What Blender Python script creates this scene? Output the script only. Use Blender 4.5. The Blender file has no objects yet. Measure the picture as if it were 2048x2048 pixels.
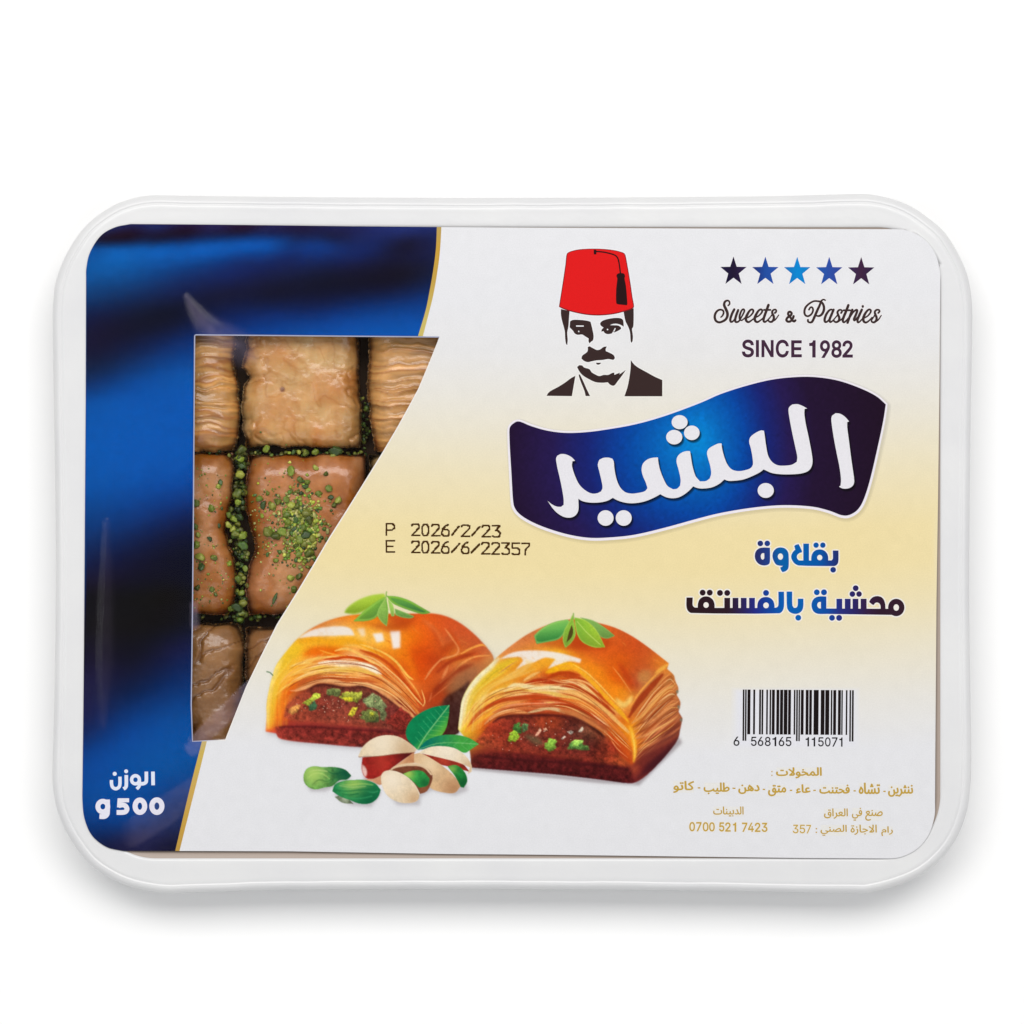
import bpy, math, random
import numpy as np
from mathutils import Vector, geometry
from mathutils.bvhtree import BVHTree

random.seed(7)
RNG = np.random.default_rng(7)
SC = bpy.context.scene
COL = SC.collection

# ---------------------------------------------------------------- scale
S = 0.00014            # metres per unit of the label artwork (a box about 26 cm wide)
ZL = 0.0200            # height of the label above the table
CAMH = 0.90            # camera height above the label

# ---------------------------------------------------------------- camera
cam = bpy.data.objects.new("camera", bpy.data.cameras.new("camera"))
COL.objects.link(cam)
cam.location = (0.0, 0.0, ZL + CAMH)
cam.data.sensor_width = 36.0
cam.data.lens = 36.0 * CAMH / (2048 * S)
cam.data.clip_start = 0.01
cam.data.clip_end = 20.0
SC.camera = cam

# ---------------------------------------------------------------- world and lamps
world = bpy.data.worlds.new("World")
SC.world = world
world.use_nodes = True
bg = world.node_tree.nodes["Background"]
bg.inputs[0].default_value = (0.97, 0.985, 1.0, 1)
bg.inputs[1].default_value = 0.42


def area_lamp(name, loc, target, sx, sy, power, color=(1, 1, 1)):
    d = bpy.data.lights.new(name, "AREA")
    d.shape = "RECTANGLE"
    d.size = sx
    d.size_y = sy
    d.energy = power
    d.color = color
    o = bpy.data.objects.new(name, d)
    COL.objects.link(o)
    o.location = loc
    o.rotation_euler = (Vector(target) - Vector(loc)).to_track_quat("-Z", "Y").to_euler()
    return o


area_lamp("softbox_lamp", (0.0, 0.80, 1.62), (0, 0, 0), 1.9, 0.75, 28.2, (1.0, 0.985, 0.965))
area_lamp("front_fill_lamp", (0.0, -1.3, 1.4), (0, 0, 0), 1.2, 0.8, 4.5)  # added fill, evens the label and lightens the lower shadow
area_lamp("side_strip_lamp", (-0.85, -0.02, 1.1), (0, 0, 0.02), 0.24, 0.9, 1.7)
area_lamp("side_strip_lamp", (0.85, -0.02, 1.1), (0, 0, 0.02), 0.24, 0.9, 1.7)

SC.view_settings.view_transform = "Standard"
SC.view_settings.look = "None"
SC.view_settings.exposure = 0.0
SC.view_settings.gamma = 1.0
SC.view_settings.use_curve_mapping = False
SC.render.engine = "CYCLES"
SC.cycles.max_bounces = 10
SC.cycles.transparent_max_bounces = 16

KLAB = 1.28            # light on the flat label: radiance of a white of albedo one


# ---------------------------------------------------------------- helpers
def lin(c):
    c = np.asarray(c, float) / 255.0
    return np.where(c <= 0.04045, c / 12.92, ((c + 0.055) / 1.055) ** 2.4)


def ink(c):
    """Print colour, given as it looks under the lamps, turned into an albedo."""
    return np.clip(lin(c) / KLAB, 0.0015, 0.95)


def W(px, py, z=ZL):
    k = (ZL + CAMH - z) / CAMH
    return ((px - 1024) * S * k, (1024 - py) * S * k, z)


def Wa(p, z=ZL):
    p = np.asarray(p, float)
    zz = np.broadcast_to(np.asarray(z, float), p.shape[:1])
    k = (ZL + CAMH - zz) / CAMH
    return np.stack([(p[:, 0] - 1024) * S * k, (1024 - p[:, 1]) * S * k, zz], 1)


def tag(o, label=None, cat=None, group=None, kind=None):
    if label: o["label"] = label
    if cat: o["category"] = cat
    if group: o["group"] = group
    if kind: o["kind"] = kind
    return o


def empty(name, loc=(0, 0, 0)):
    o = bpy.data.objects.new(name, None)
    COL.objects.link(o)
    o.location = loc
    o.empty_display_size = 0.01
    return o


def mesh_obj(name, verts, faces, mats, parent=None, col=None, smooth=False, mat_idx=None):
    me = bpy.data.meshes.new(name)
    me.from_pydata([tuple(map(float, v)) for v in verts], [], [tuple(map(int, f)) for f in faces])
    if not isinstance(mats, (list, tuple)):
        mats = [mats]
    for m in mats:
        me.materials.append(m)
    if mat_idx is not None:
        me.polygons.foreach_set("material_index", np.asarray(mat_idx, np.int32))
    if col is not None:
        a = me.attributes.new("Col", "FLOAT_COLOR", "POINT")
        c4 = np.ones((len(verts), 4), np.float32)
        c4[:, :3] = col
        a.data.foreach_set("color", c4.ravel())
    if smooth:
        me.polygons.foreach_set("use_smooth", np.ones(len(me.polygons), bool))
    me.update()
    o = bpy.data.objects.new(name, me)
    COL.objects.link(o)
    if parent is not None:
        o.parent = parent
        o.matrix_parent_inverse = parent.matrix_world.inverted()
        o.matrix_parent_inverse.translation = -parent.location
    return o


def catmull(pts, n=6, closed=False):
    P = np.asarray(pts, float)
    N = len(P)
    if N < 3 and not closed:
        return P
    out = []
    m = N if closed else N - 1
    for i in range(m):
        p1, p2 = P[i], P[(i + 1) % N]
        p0 = P[(i - 1) % N] if (closed or i > 0) else 2 * p1 - p2
        p3 = P[(i + 2) % N] if (closed or i + 2 < N) else 2 * p2 - p1
        for k in range(n):
            t = k / n
            out.append(0.5 * ((2 * p1) + (-p0 + p2) * t + (2 * p0 - 5 * p1 + 4 * p2 - p3) * t * t
                              + (-p0 + 3 * p1 - 3 * p2 + p3) * t ** 3))
    if not closed:
        out.append(P[-1])
    return np.array(out)


def resample(P, step, closed=False):
    P = np.asarray(P, float)
    if closed:
        P = np.vstack([P, P[:1]])
    d = np.r_[0, np.cumsum(np.hypot(*np.diff(P, axis=0).T))]
    n = max(2, int(round(d[-1] / step)) + 1)
    t = np.linspace(0, d[-1], n)
    Q = np.stack([np.interp(t, d, P[:, 0]), np.interp(t, d, P[:, 1])], 1)
    return Q[:-1] if closed else Q


def circle(cx, cy, rx, ry=None, n=28):
    ry = rx if ry is None else ry
    a = np.linspace(0, 2 * np.pi, n, endpoint=False)
    return np.stack([cx + rx * np.cos(a), cy + ry * np.sin(a)], 1)


def rect(x0, y0, x1, y1):
    return np.array([(x0, y0), (x1, y0), (x1, y1), (x0, y1)], float)


def ribbon(pts, w, smooth=True, cap="round", n=6, closed=False):
    """Outline polygon(s) of a stroke; w is one width or one per control point."""
    P = np.asarray(pts, float)
    wv = np.full(len(P), float(w)) if np.isscalar(w) else np.asarray(w, float)
    if len(wv) != len(P):
        wv = np.interp(np.linspace(0, 1, len(P)), np.linspace(0, 1, len(wv)), wv)
    if smooth and len(P) > 2:
        Q = catmull(P, n, closed)
        if closed:
            wq = np.interp(np.linspace(0, len(P), len(Q), endpoint=False), np.arange(len(P) + 1), np.r_[wv, wv[:1]])
        else:
            wq = np.interp(np.linspace(0, len(P) - 1, len(Q)), np.arange(len(P)), wv)
    else:
        Q, wq = P, wv
    if closed:
        T = np.roll(Q, -1, 0) - np.roll(Q, 1, 0)
    else:
        T = np.gradient(Q, axis=0)
    T /= np.maximum(np.hypot(T[:, 0], T[:, 1])[:, None], 1e-9)
    Nn = np.stack([-T[:, 1], T[:, 0]], 1)
    A = Q + Nn * wq[:, None] / 2
    B = Q - Nn * wq[:, None] / 2
    if closed:
        return ("ring", A, B)
    if cap == "round":
        def capn(c, t, r):
            a0 = math.atan2(t[1], t[0])
            aa = a0 + np.linspace(math.pi / 2, -math.pi / 2, 8)[1:-1]
            return np.stack([c[0] + r * np.cos(aa), c[1] + r * np.sin(aa)], 1)
        e = capn(Q[-1], T[-1], wq[-1] / 2)
        s = capn(Q[0], -T[0], wq[0] / 2)
        return np.vstack([A, e, B[::-1], s])
    return np.vstack([A, B[::-1]])


def winding(poly, pts):
    """Non-zero winding number of each point, vectorised."""
    x, y = pts[:, 0], pts[:, 1]
    wn = np.zeros(len(pts), int)
    lo, hi = poly.min(0), poly.max(0)
    sel = np.where((x >= lo[0]) & (x <= hi[0]) & (y >= lo[1]) & (y <= hi[1]))[0]
    if len(sel) == 0:
        return wn
    xs, ys = x[sel], y[sel]
    w = np.zeros(len(sel), int)
    a = poly
    b = np.roll(poly, -1, 0)
    for (x0, y0), (x1, y1) in zip(a, b):
        if y0 == y1:
            continue
        up = (y0 <= ys) & (y1 > ys)
        dn = (y1 <= ys) & (y0 > ys)
        if not (up.any() or dn.any()):
            continue
        cr = (x1 - x0) * (ys - y0) - (xs - x0) * (y1 - y0)
        w += (up & (cr > 0)).astype(int)
        w -= (dn & (cr < 0)).astype(int)
    wn[sel] = w
    return wn


def inside(polys, holes, pts):
    m = np.zeros(len(pts), bool)
    for p in polys:
        m |= winding(p, pts) != 0
    for h in holes:
        m &= winding(h, pts) == 0
    return m


def fill(polys, holes=(), grid=None):
    """Union of polygons minus holes as one triangle mesh (2-D)."""
    PP, HH = [], list(holes)
    for p in polys:
        if isinstance(p, tuple) and p[0] == "ring":
            big, small = (p[1], p[2]) if np.ptp(p[1][:, 0]) > np.ptp(p[2][:, 0]) else (p[2], p[1])
            PP.append(("ring", big, small))
        else:
            PP.append(np.asarray(p, float))
    HH = [np.asarray(h, float) for h in HH]
    V, Ed = [], []

    def loop(p):
        b = len(V)
        V.extend(map(tuple, p))
        n = len(p)
        Ed.extend((b + i, b + (i + 1) % n) for i in range(n))

    def test(pts):
        m = np.zeros(len(pts), bool)
        for p in PP:
            if isinstance(p, tuple):
                m |= (winding(p[1], pts) != 0) & (winding(p[2], pts) == 0)
            else:
                m |= winding(p, pts) != 0
        for h in HH:
            m &= winding(h, pts) == 0
        return m
    for p in PP:
        if isinstance(p, tuple):
            loop(p[1]); loop(p[2])
        else:
            loop(p)
    for h in HH:
        loop(h)
    if grid:
        A = np.array(V)
        lo, hi = A.min(0), A.max(0)
        gx, gy = np.meshgrid(np.arange(lo[0] + grid / 2, hi[0], grid), np.arange(lo[1] + grid / 2, hi[1], grid))
        G = np.stack([gx.ravel(), gy.ravel()], 1)
        G += (RNG.random(G.shape) - 0.5) * grid * 0.2
        G = G[test(G)]
        V.extend(map(tuple, G))
    r = geometry.delaunay_2d_cdt([Vector(v) for v in V], Ed, [], 0, 1e-4)
    v2 = np.array([(a[0], a[1]) for a in r[0]])
    f = np.array(r[2], int)
    c = v2[f].mean(1)
    f = f[test(c)]
    # upward-facing (the artwork's y axis points down)
    a, b, c3 = v2[f[:, 0]], v2[f[:, 1]], v2[f[:, 2]]
    cr = (b[:, 0] - a[:, 0]) * (c3[:, 1] - a[:, 1]) - (b[:, 1] - a[:, 1]) * (c3[:, 0] - a[:, 0])
    fl = cr > 0
    f[fl] = f[fl][:, ::-1]
    used = np.unique(f)
    rm = np.full(len(v2), -1)
    rm[used] = np.arange(len(used))
    return v2[used], rm[f]


STEP = 1.4e-5          # one layer of ink


class Print:
    """Collects printed shapes into one mesh lying on the label."""
    def __init__(self):
        self.v, self.f, self.c, self.n = [], [], [], 0

    def add(self, polys, color, layer=1, holes=(), grid=None):
        if len(polys) == 0:
            return
        v, f = fill(polys, holes, grid)
        if len(f) == 0:
            return
        c = color(v) if callable(color) else np.broadcast_to(ink(color), (len(v), 3))
        self.v.append(Wa(v, ZL + layer * STEP))
        self.f.append(f + self.n)
        self.c.append(c)
        self.n += len(v)

    def build(self, name, parent, mat):
        return mesh_obj(name, np.vstack(self.v), np.vstack(self.f), mat, parent, np.vstack(self.c))


def grad(stops, axis=0):
    xs = [s[0] for s in stops]
    cs = np.array([s[1] for s in stops], float)

    def f(v):
        t = v[:, axis]
        return ink(np.stack([np.interp(t, xs, cs[:, k]) for k in range(3)], 1))
    return f


def vnoise(x, y, seed=0):
    """Smooth value noise in [-1, 1]."""
    x = np.asarray(x, float); y = np.asarray(y, float)
    xi = np.floor(x).astype(np.int64); yi = np.floor(y).astype(np.int64)
    fx, fy = x - xi, y - yi
    fx = fx * fx * (3 - 2 * fx); fy = fy * fy * (3 - 2 * fy)

    def h(a, b):
        n = (a * 374761393 + b * 668265263 + seed * 1442695041) & 0x7FFFFFFF
        n = ((n ^ (n >> 13)) * 1274126177) & 0x7FFFFFFF
        n = (n ^ (n >> 16)) & 0xFFFF
        return n / 32767.5 - 1.0
    return ((h(xi, yi) * (1 - fx) + h(xi + 1, yi) * fx) * (1 - fy)
            + (h(xi, yi + 1) * (1 - fx) + h(xi + 1, yi + 1) * fx) * fy)


def fbm(x, y, oct=4, seed=0):
    s = 0.0; a = 0.5; f = 1.0
    for k in range(oct):
        s = s + a * vnoise(x * f, y * f, seed + k * 17)
        a *= 0.5; f *= 2.03
    return s


def scatter_field(ctrl, sx, sy, slope=0.0, c2=0.35):
    """Smooth colour field through scattered samples (u, v, r, g, b): multiquadric interpolation."""
    C = np.asarray(ctrl, float)
    U = C[:, 0] / sx
    V = (C[:, 1] + slope * C[:, 0]) / sy
    r2 = (U[:, None] - U[None]) ** 2 + (V[:, None] - V[None]) ** 2
    A = np.sqrt(r2 + c2)
    mean = C[:, 2:].mean(0)
    w = np.linalg.solve(A + 0.02 * np.eye(len(C)) * -1.0, C[:, 2:] - mean)

    def f(p):
        u = p[:, 0] / sx
        v = (p[:, 1] + slope * p[:, 0]) / sy
        out = np.zeros((len(p), 3)) + mean
        for i in range(len(C)):
            out += np.sqrt((u - U[i]) ** 2 + (v - V[i]) ** 2 + c2)[:, None] * w[i]
        return np.clip(out, 3, 255)
    return f


def T(x0, y0, k):
    """Coordinates read in an enlarged detail -> artwork coordinates."""
    return lambda pts: np.asarray(pts, float) * k + np.array([x0, y0])


# ---------------------------------------------------------------- materials
def new_mat(name):
    m = bpy.data.materials.new(name)
    m.use_nodes = True
    return m, m.node_tree.nodes, m.node_tree.links, m.node_tree.nodes["Principled BSDF"]


def print_material():
    m, N, L, b = new_mat("printed_label")
    a = N.new("ShaderNodeAttribute"); a.attribute_name = "Col"
    tc = N.new("ShaderNodeTexCoord")
    nz = N.new("ShaderNodeTexNoise"); nz.inputs["Scale"].default_value = 2600; nz.inputs["Detail"].default_value = 2
    L.new(tc.outputs["Object"], nz.inputs["Vector"])
    mr = N.new("ShaderNodeMapRange")
    mr.inputs[1].default_value = 0.3; mr.inputs[2].default_value = 0.7
    mr.inputs[3].default_value = 0.965; mr.inputs[4].default_value = 1.03
    L.new(nz.outputs["Fac"], mr.inputs[0])
    mx = N.new("ShaderNodeMix"); mx.data_type = "RGBA"; mx.blend_type = "MULTIPLY"; mx.inputs[0].default_value = 1.0
    L.new(a.outputs["Color"], mx.inputs[6]); L.new(mr.outputs[0], mx.inputs[7])
    L.new(mx.outputs[2], b.inputs["Base Color"])
    b.inputs["Roughness"].default_value = 0.22
    b.inputs["Specular IOR Level"].default_value = 0.04
    return m


M_PRINT = print_material()


# ================================================================ table
def build_table():
    m, N, L, b = new_mat("white_table")
    b.inputs["Base Color"].default_value = (0.835, 0.835, 0.835, 1)
    b.inputs["Roughness"].default_value = 0.9
    b.inputs["Specular IOR Level"].default_value = 0.0
    n = 8
    v = [(x, y, 0.0) for y in np.linspace(-2, 2, n) for x in np.linspace(-2, 2, n)]
    f = [(j * n + i, j * n + i + 1, (j + 1) * n + i + 1, (j + 1) * n + i) for j in range(n - 1) for i in range(n - 1)]
    o = mesh_obj("table_surface", v, f, m)
    tag(o, kind="structure")


build_table()

# ================================================================ the box
BOX = empty("pastry_box", (0, 0, 0))
tag(BOX, "white plastic pastry box with a blue and cream printed label, lying flat", "pastry box")

OUTER = [(105.4, 640), (107, 600), (112, 562), (132, 510), (165, 459), (204, 425), (248, 402), (300, 391), (380, 391.5),
         (580, 394), (1000, 396), (1500, 393), (1690, 388.5), (1741, 389), (1786, 398.5), (1824, 414), (1859, 438), (1890, 466),
         (1917, 509), (1935, 552), (1943.5, 600), (1944.5, 660), (1940.5, 900), (1938.5, 1200), (1942, 1450), (1942.5, 1520),
         (1941, 1570), (1933, 1626), (1910.5, 1681), (1872, 1727), (1818, 1762), (1746, 1783), (1690, 1786),
         (1400, 1781), (1000, 1778), (600, 1779), (400, 1784), (330, 1786), (270, 1776), (224, 1758), (178, 1727), (140, 1677),
         (116, 1625), (106.5, 1578), (105, 1530), (109, 1400), (112, 1100), (107, 750)]


def rrect(x0, y0, x1, y1, r, n=24):
    out = []
    for cx, cy, a0 in ((x1 - r, y0 + r, -90), (x1 - r, y1 - r, 0), (x0 + r, y1 - r, 90), (x0 + r, y0 + r, 180)):
        for k in range(n + 1):
            a = math.radians(a0 + 90 * k / n)
            out.append((cx + r * math.cos(a), cy + r * math.sin(a)))
    return np.array(out)


def normals(P):
    t = np.roll(P, -1, 0) - np.roll(P, 1, 0)
    t /= np.hypot(t[:, 0], t[:, 1])[:, None]
    return np.stack([-t[:, 1], t[:, 0]], 1)


def ring_at_angles(P, ang, c=(1024, 1086)):
    """Sample a closed outline at the directions of a list of angles from the centre."""
    Q = resample(P, 2.0, True)
    a = np.unwrap(np.arctan2(Q[:, 1] - c[1], Q[:, 0] - c[0]))
    if a[-1] < a[0]:
        Q = Q[::-1]; a = np.unwrap(np.arctan2(Q[:, 1] - c[1], Q[:, 0] - c[0]))
    ap = np.r_[a - 2 * np.pi, a, a + 2 * np.pi]
    Qp = np.vstack([Q, Q, Q])
    o = np.argsort(ap, kind="stable")
    return np.stack([np.interp(ang, ap[o], Qp[o, 0]), np.interp(ang, ap[o], Qp[o, 1])], 1)


def plastic_material():
    m, N, L, b = new_mat("milky_plastic")
    tc = N.new("ShaderNodeTexCoord")
    nz = N.new("ShaderNodeTexNoise"); nz.inputs["Scale"].default_value = 42; nz.inputs["Detail"].default_value = 3
    L.new(tc.outputs["Object"], nz.inputs["Vector"])
    cr = N.new("ShaderNodeValToRGB")
    cr.color_ramp.elements[0].position = 0.3; cr.color_ramp.elements[0].color = (0.605, 0.605, 0.615, 1)
    cr.color_ramp.elements[1].position = 0.72; cr.color_ramp.elements[1].color = (0.645, 0.645, 0.645, 1)
    L.new(nz.outputs["Fac"], cr.inputs[0]); L.new(cr.outputs[0], b.inputs["Base Color"])
    b.inputs["Roughness"].default_value = 0.28
    b.inputs["Specular IOR Level"].default_value = 0.45
    nb = N.new("ShaderNodeTexNoise"); nb.inputs["Scale"].default_value = 45; nb.inputs["Detail"].default_value = 4; nb.inputs["Roughness"].default_value = 0.62
    L.new(tc.outputs["Object"], nb.inputs["Vector"])
    bp = N.new("ShaderNodeBump"); bp.inputs["Strength"].default_value = 0.16; bp.inputs["Distance"].default_value = 0.0016
    L.new(nb.outputs["Fac"], bp.inputs["Height"]); L.new(bp.outputs[0], b.inputs["Normal"])
    return m


def gap_ledge_material():
    m, N, L, b = new_mat("shaded_gap_ledge")
    b.inputs["Base Color"].default_value = (0.36, 0.29, 0.245, 1)  # ledge in the label gap: brown of the contents and shade put into its colour
    b.inputs["Roughness"].default_value = 0.5
    return m


def cavity_shade_material():
    m, N, L, b = new_mat("cavity_shade")
    b.inputs["Base Color"].default_value = (0.055, 0.030, 0.015, 1)  # dark lining of the cavity, painted to stand in for shade between pieces
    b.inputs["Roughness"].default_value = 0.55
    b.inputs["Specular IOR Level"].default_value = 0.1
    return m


M_PLASTIC = plastic_material()
M_GAP_LEDGE = gap_ledge_material()


def build_tray():
    # an even walk round the outer edge gives the directions of all rings
    base = resample(catmull(OUTER, 10, True), 7.0, True)
    c = np.array([1024.0, 1086.0])
    nrm = normals(base)
    if ((base - c) * nrm).sum(1).mean() > 0:
        nrm = -nrm                                   # pointing inwards
    mm = 0.001
    ang = np.unwrap(np.arctan2(base[:, 1] - c[1], base[:, 0] - c[0]))
    rings = []
    wob = 0.6 * vnoise(np.arange(len(base)) * 0.13, 0 * np.arange(len(base)), 3)
    for ins, z in ((64, 0.6), (56, 0.7), (50, 1.6), (30, 14.6), (26, 15.4), (5, 15.9), (1.2, 16.3), (0, 17.0), (0.8, 17.8),
                   (3.5, 18.7), (8, 19.2), (12.5, 19.46), (14.5, 19.46), (15.5, 19.36), (17.5, 19.36), (18.5, 19.46), (23, 19.52), (28, 19.5), (34, 19.5), (44, 19.52)):
        P = base + nrm * (ins + (wob[:, None] if ins > 2 else 0))
        rings.append((P, z * mm, 0))
    cav = rrect(183, 452.5, 1882.5, 1718.5, 128)
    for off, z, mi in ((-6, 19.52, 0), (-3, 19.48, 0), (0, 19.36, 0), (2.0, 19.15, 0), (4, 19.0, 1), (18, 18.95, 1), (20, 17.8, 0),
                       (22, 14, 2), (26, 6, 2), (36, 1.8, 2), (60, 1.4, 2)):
        Pn = normals(cav)
        if ((cav - c) * Pn).sum(1).mean() > 0:
            Pn = -Pn
        rings.append((ring_at_angles(cav + Pn * off, ang), z * mm, mi))
    n = len(base)
    V, F, MI = [], [], []
    for P, z, mi in rings:
        V.append(Wa(P, z))
    for k in range(len(rings) - 1):
        for i in range(n):
            j = (i + 1) % n
            F.append((k * n + i, k * n + j, (k + 1) * n + j, (k + 1) * n + i))
            MI.append(rings[k + 1][2])
    F.append(tuple(range((len(rings) - 1) * n, len(rings) * n))); MI.append(2)
    F.append(tuple(reversed(range(n)))); MI.append(0)
    V = np.vstack(V)
    # outline direction decides the facing
    a = base; s = (a[:, 0] * np.roll(a[:, 1], -1) - np.roll(a[:, 0], -1) * a[:, 1]).sum()
    if s < 0:
        F = [tuple(reversed(f)) for f in F]
    F = [tuple(reversed(f)) for f in F]
    return mesh_obj("tray", V, F, [M_PLASTIC, M_GAP_LEDGE, cavity_shade_material()], BOX, smooth=True, mat_idx=MI)


TRAY = build_tray()


# ================================================================ the label
LABEL_TOP = [(261, 448), (420, 449.2), (580, 451), (700, 452.5), (873.7, 454)]
WIN = [(391, 669.6), (878.5, 674), (860, 724), (838, 777), (817, 816), (796, 854), (766, 905), (734.5, 956), (697, 1016), (659, 1076),
       (628, 1129), (597.6, 1180), (554.6, 1249), (522, 1314), (492.5, 1375), (470, 1432), (451, 1480), (385, 1482.6), (382.5, 1410), (385, 1224),
       (387, 1000), (389.3, 672)]
GOLD_L = catmull([(873.7, 454), (872, 495), (867, 536.7), (858.8, 584), (850.5, 623.6), (836, 672.0)], 5)
GOLD_R = catmull([(882.8, 454.2), (880.5, 495), (876.4, 532.5), (867, 588), (854.7, 638), (845.8, 672.2)], 5)
LOW_L = catmull([(404, 1482.0), (380, 1576), (350.4, 1701.8)], 6)
LOW_R = catmull([(413.9, 1481.6), (400.9, 1534.6), (380, 1618), (359, 1701.9)], 6)
TL = catmull([(172.2, 560), (172.8, 536), (180, 505), (201, 472), (229, 455), (261, 448)], 6)
BL = catmull([(246, 1702), (213, 1694), (184, 1671), (169, 1637), (165, 1602), (165, 1570)], 6)
TR = catmull([(1790, 458.3), (1815, 461), (1848, 478), (1870, 506), (1880, 542), (1880.5, 562)], 6)
BR = catmull([(1870, 1600), (1869, 1632), (1858, 1668), (1835, 1697), (1805, 1713), (1780, 1717)], 6)
LEFT = [(165, 1570), (166.5, 1450), (168, 1300), (170, 1000), (171.5, 800), (172.2, 560)]
RIGHT = [(1880.5, 562), (1879, 760), (1876, 1000), (1873, 1200), (1871, 1450), (1870, 1600)]
BOTTOM = [(1780, 1717), (1600, 1716), (1300, 1712), (1100, 1709.6), (900, 1708), (580, 1702.6), (359, 1701.9)]


def chain(*parts):
    out = []
    for p in parts:
        for q in np.asarray(p, float):
            if not out or abs(out[-1][0] - q[0]) + abs(out[-1][1] - q[1]) > 0.01:
                out.append(tuple(q))
    if abs(out[0][0] - out[-1][0]) + abs(out[0][1] - out[-1][1]) < 0.01:
        out.pop()
    return np.array(out)


WTOP_L = [(836, 672.0), (391, 669.6), (389.3, 672)]
WLEFT = [(387, 1000), (385, 1224), (382.5, 1410), (385, 1482.6), (404, 1482.0)]
BLUE = chain(TL, LABEL_TOP, GOLD_L, WTOP_L, WLEFT, LOW_L, [(246, 1702)], BL, LEFT)
GOLD_UP = chain(GOLD_L, GOLD_R[::-1])
GOLD_LOW = chain(LOW_L, LOW_R[::-1])
WHITE = chain(GOLD_R[::-1], [(1000, 455), (1300, 456.5), (1600, 458), (1790, 458.3)], TR, RIGHT, BR, BOTTOM, LOW_R[::-1], [(451, 1480)],
              WIN[16:2:-1], [(860, 724), (878.5, 674), (845.8, 672.2)])

# the satin cloth printed on the blue side: (u, v, r, g, b) read off two details
_P = [(150,60,25,28,70),(400,50,22,28,75),(700,50,28,28,75),(1000,50,25,30,80),(1300,60,22,26,72),(1700,55,28,40,100),(1850,60,25,35,90),
 (120,112,18,15,40),(250,104,15,14,42),(400,97,14,16,45),(550,87,13,17,52),(700,78,14,20,58),(850,74,16,22,62),(1000,76,18,25,70),(1150,82,18,24,66),(1300,90,18,22,60),(1700,110,18,18,50),
 (90,150,0,74,148),(200,140,0,76,150),(320,134,0,76,152),(450,128,0,76,156),(580,122,0,74,154),(720,114,0,72,152),(860,108,0,70,150),(1000,106,2,66,145),
 (100,180,0,80,155),(300,165,0,85,165),(500,155,0,82,165),(750,135,0,80,165),(1000,120,2,70,150),(1250,130,10,50,120),(1500,160,16,32,90),(1750,180,20,22,60),
 (100,250,5,85,160),(350,220,2,80,158),(600,210,3,66,140),(850,200,10,48,115),(1100,190,14,38,100),(1400,220,18,26,75),(1700,270,20,18,45),
 (80,330,8,70,135),(300,310,8,62,125),(550,290,12,42,100),(800,290,15,30,85),(1050,300,16,22,60),(1300,320,14,16,45),(1600,350,16,20,60),(1780,400,10,45,110),
 (80,430,10,45,95),(300,400,12,38,85),(500,400,14,25,65),(750,380,15,18,50),(1000,400,13,16,45),(1250,420,12,22,65),(1500,440,8,42,105),(1750,500,2,65,145),
 (80,520,15,22,60),(300,500,12,18,45),(480,480,9,14,38),(800,470,10,26,75),(1000,500,8,40,105),(1300,530,4,60,140),(1600,560,0,75,160),(1780,570,0,78,165),
 (100,600,18,16,45),(300,590,13,16,42),(500,560,10,18,50),(700,570,6,38,100),(900,580,4,55,130),(1200,590,0,72,155),
 (80,680,18,18,48),(300,660,12,25,65),(500,640,8,35,90),(80,760,14,30,65),(300,740,10,45,100),(550,720,4,58,130),
 (80,850,10,50,110),(300,830,4,68,145),(550,820,2,78,160),(80,950,2,78,160),(300,930,0,80,168),(550,930,0,82,172),
 (80,1050,0,82,168),(300,1040,0,83,172),(550,1060,0,82,172),(80,1150,0,84,172),(300,1150,0,84,175),(550,1200,2,82,172),
 (80,1240,2,83,170),(300,1240,2,82,172),(80,1330,2,82,168),(300,1330,2,80,168),(550,1350,4,70,155),
 (80,1450,4,72,150),(300,1450,6,66,145),(550,1440,8,55,130),(80,1560,8,58,125),(300,1560,10,48,112),(550,1540,12,32,85),
 (80,1680,12,40,92),(300,1670,12,28,72),(550,1640,12,18,50),(80,1780,15,25,65),(300,1780,14,16,45),(550,1750,10,12,32),
 (80,1900,20,16,36),(300,1900,14,13,28),(550,1900,12,12,26)]
_Q = [(100,480,16,14,22),(300,500,14,13,16),(500,480,14,12,14),(100,560,16,14,20),(300,570,14,13,16),(500,560,14,12,16),
 (100,650,18,16,20),(300,650,15,13,16),(500,640,14,13,20),(100,730,19,16,30),(300,730,14,13,24),(500,710,14,16,38),
 (100,800,20,16,38),(300,800,14,14,32),(520,780,18,22,60),(80,900,25,22,55),(300,900,14,20,52),(520,880,10,32,82),
 (80,1000,28,28,65),(250,1000,10,28,70),(500,1000,4,48,110),(80,1100,25,30,75),(250,1100,6,45,105),(500,1120,0,68,142),
 (80,1200,16,40,95),(250,1200,2,62,138),(500,1220,2,76,155),(100,1330,4,66,145),(300,1330,2,76,155),(500,1330,5,78,155),
 (100,1420,2,70,150),(300,1410,2,76,154),(520,1390,6,76,150),(100,1500,2,72,150),(300,1480,2,74,152),(500,1450,10,68,140),
 (100,1620,5,62,135),(300,1620,4,62,135),(470,1590,20,52,110),(150,1720,10,40,95),(300,1720,28,38,86),(440,1680,30,44,92),
 (200,1790,22,24,60),(350,1790,28,28,66),(490,1770,22,22,52)]
_BLUE = [(160 + u * .383, 440 + v * .383, r, g, b) for u, v, r, g, b in _P] + [(150 + u * .3882, 1000 + v * .3882, r, g, b) for u, v, r, g, b in _Q]
_blue_field = scatter_field(_BLUE, 62, 30, 0.15)


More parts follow.
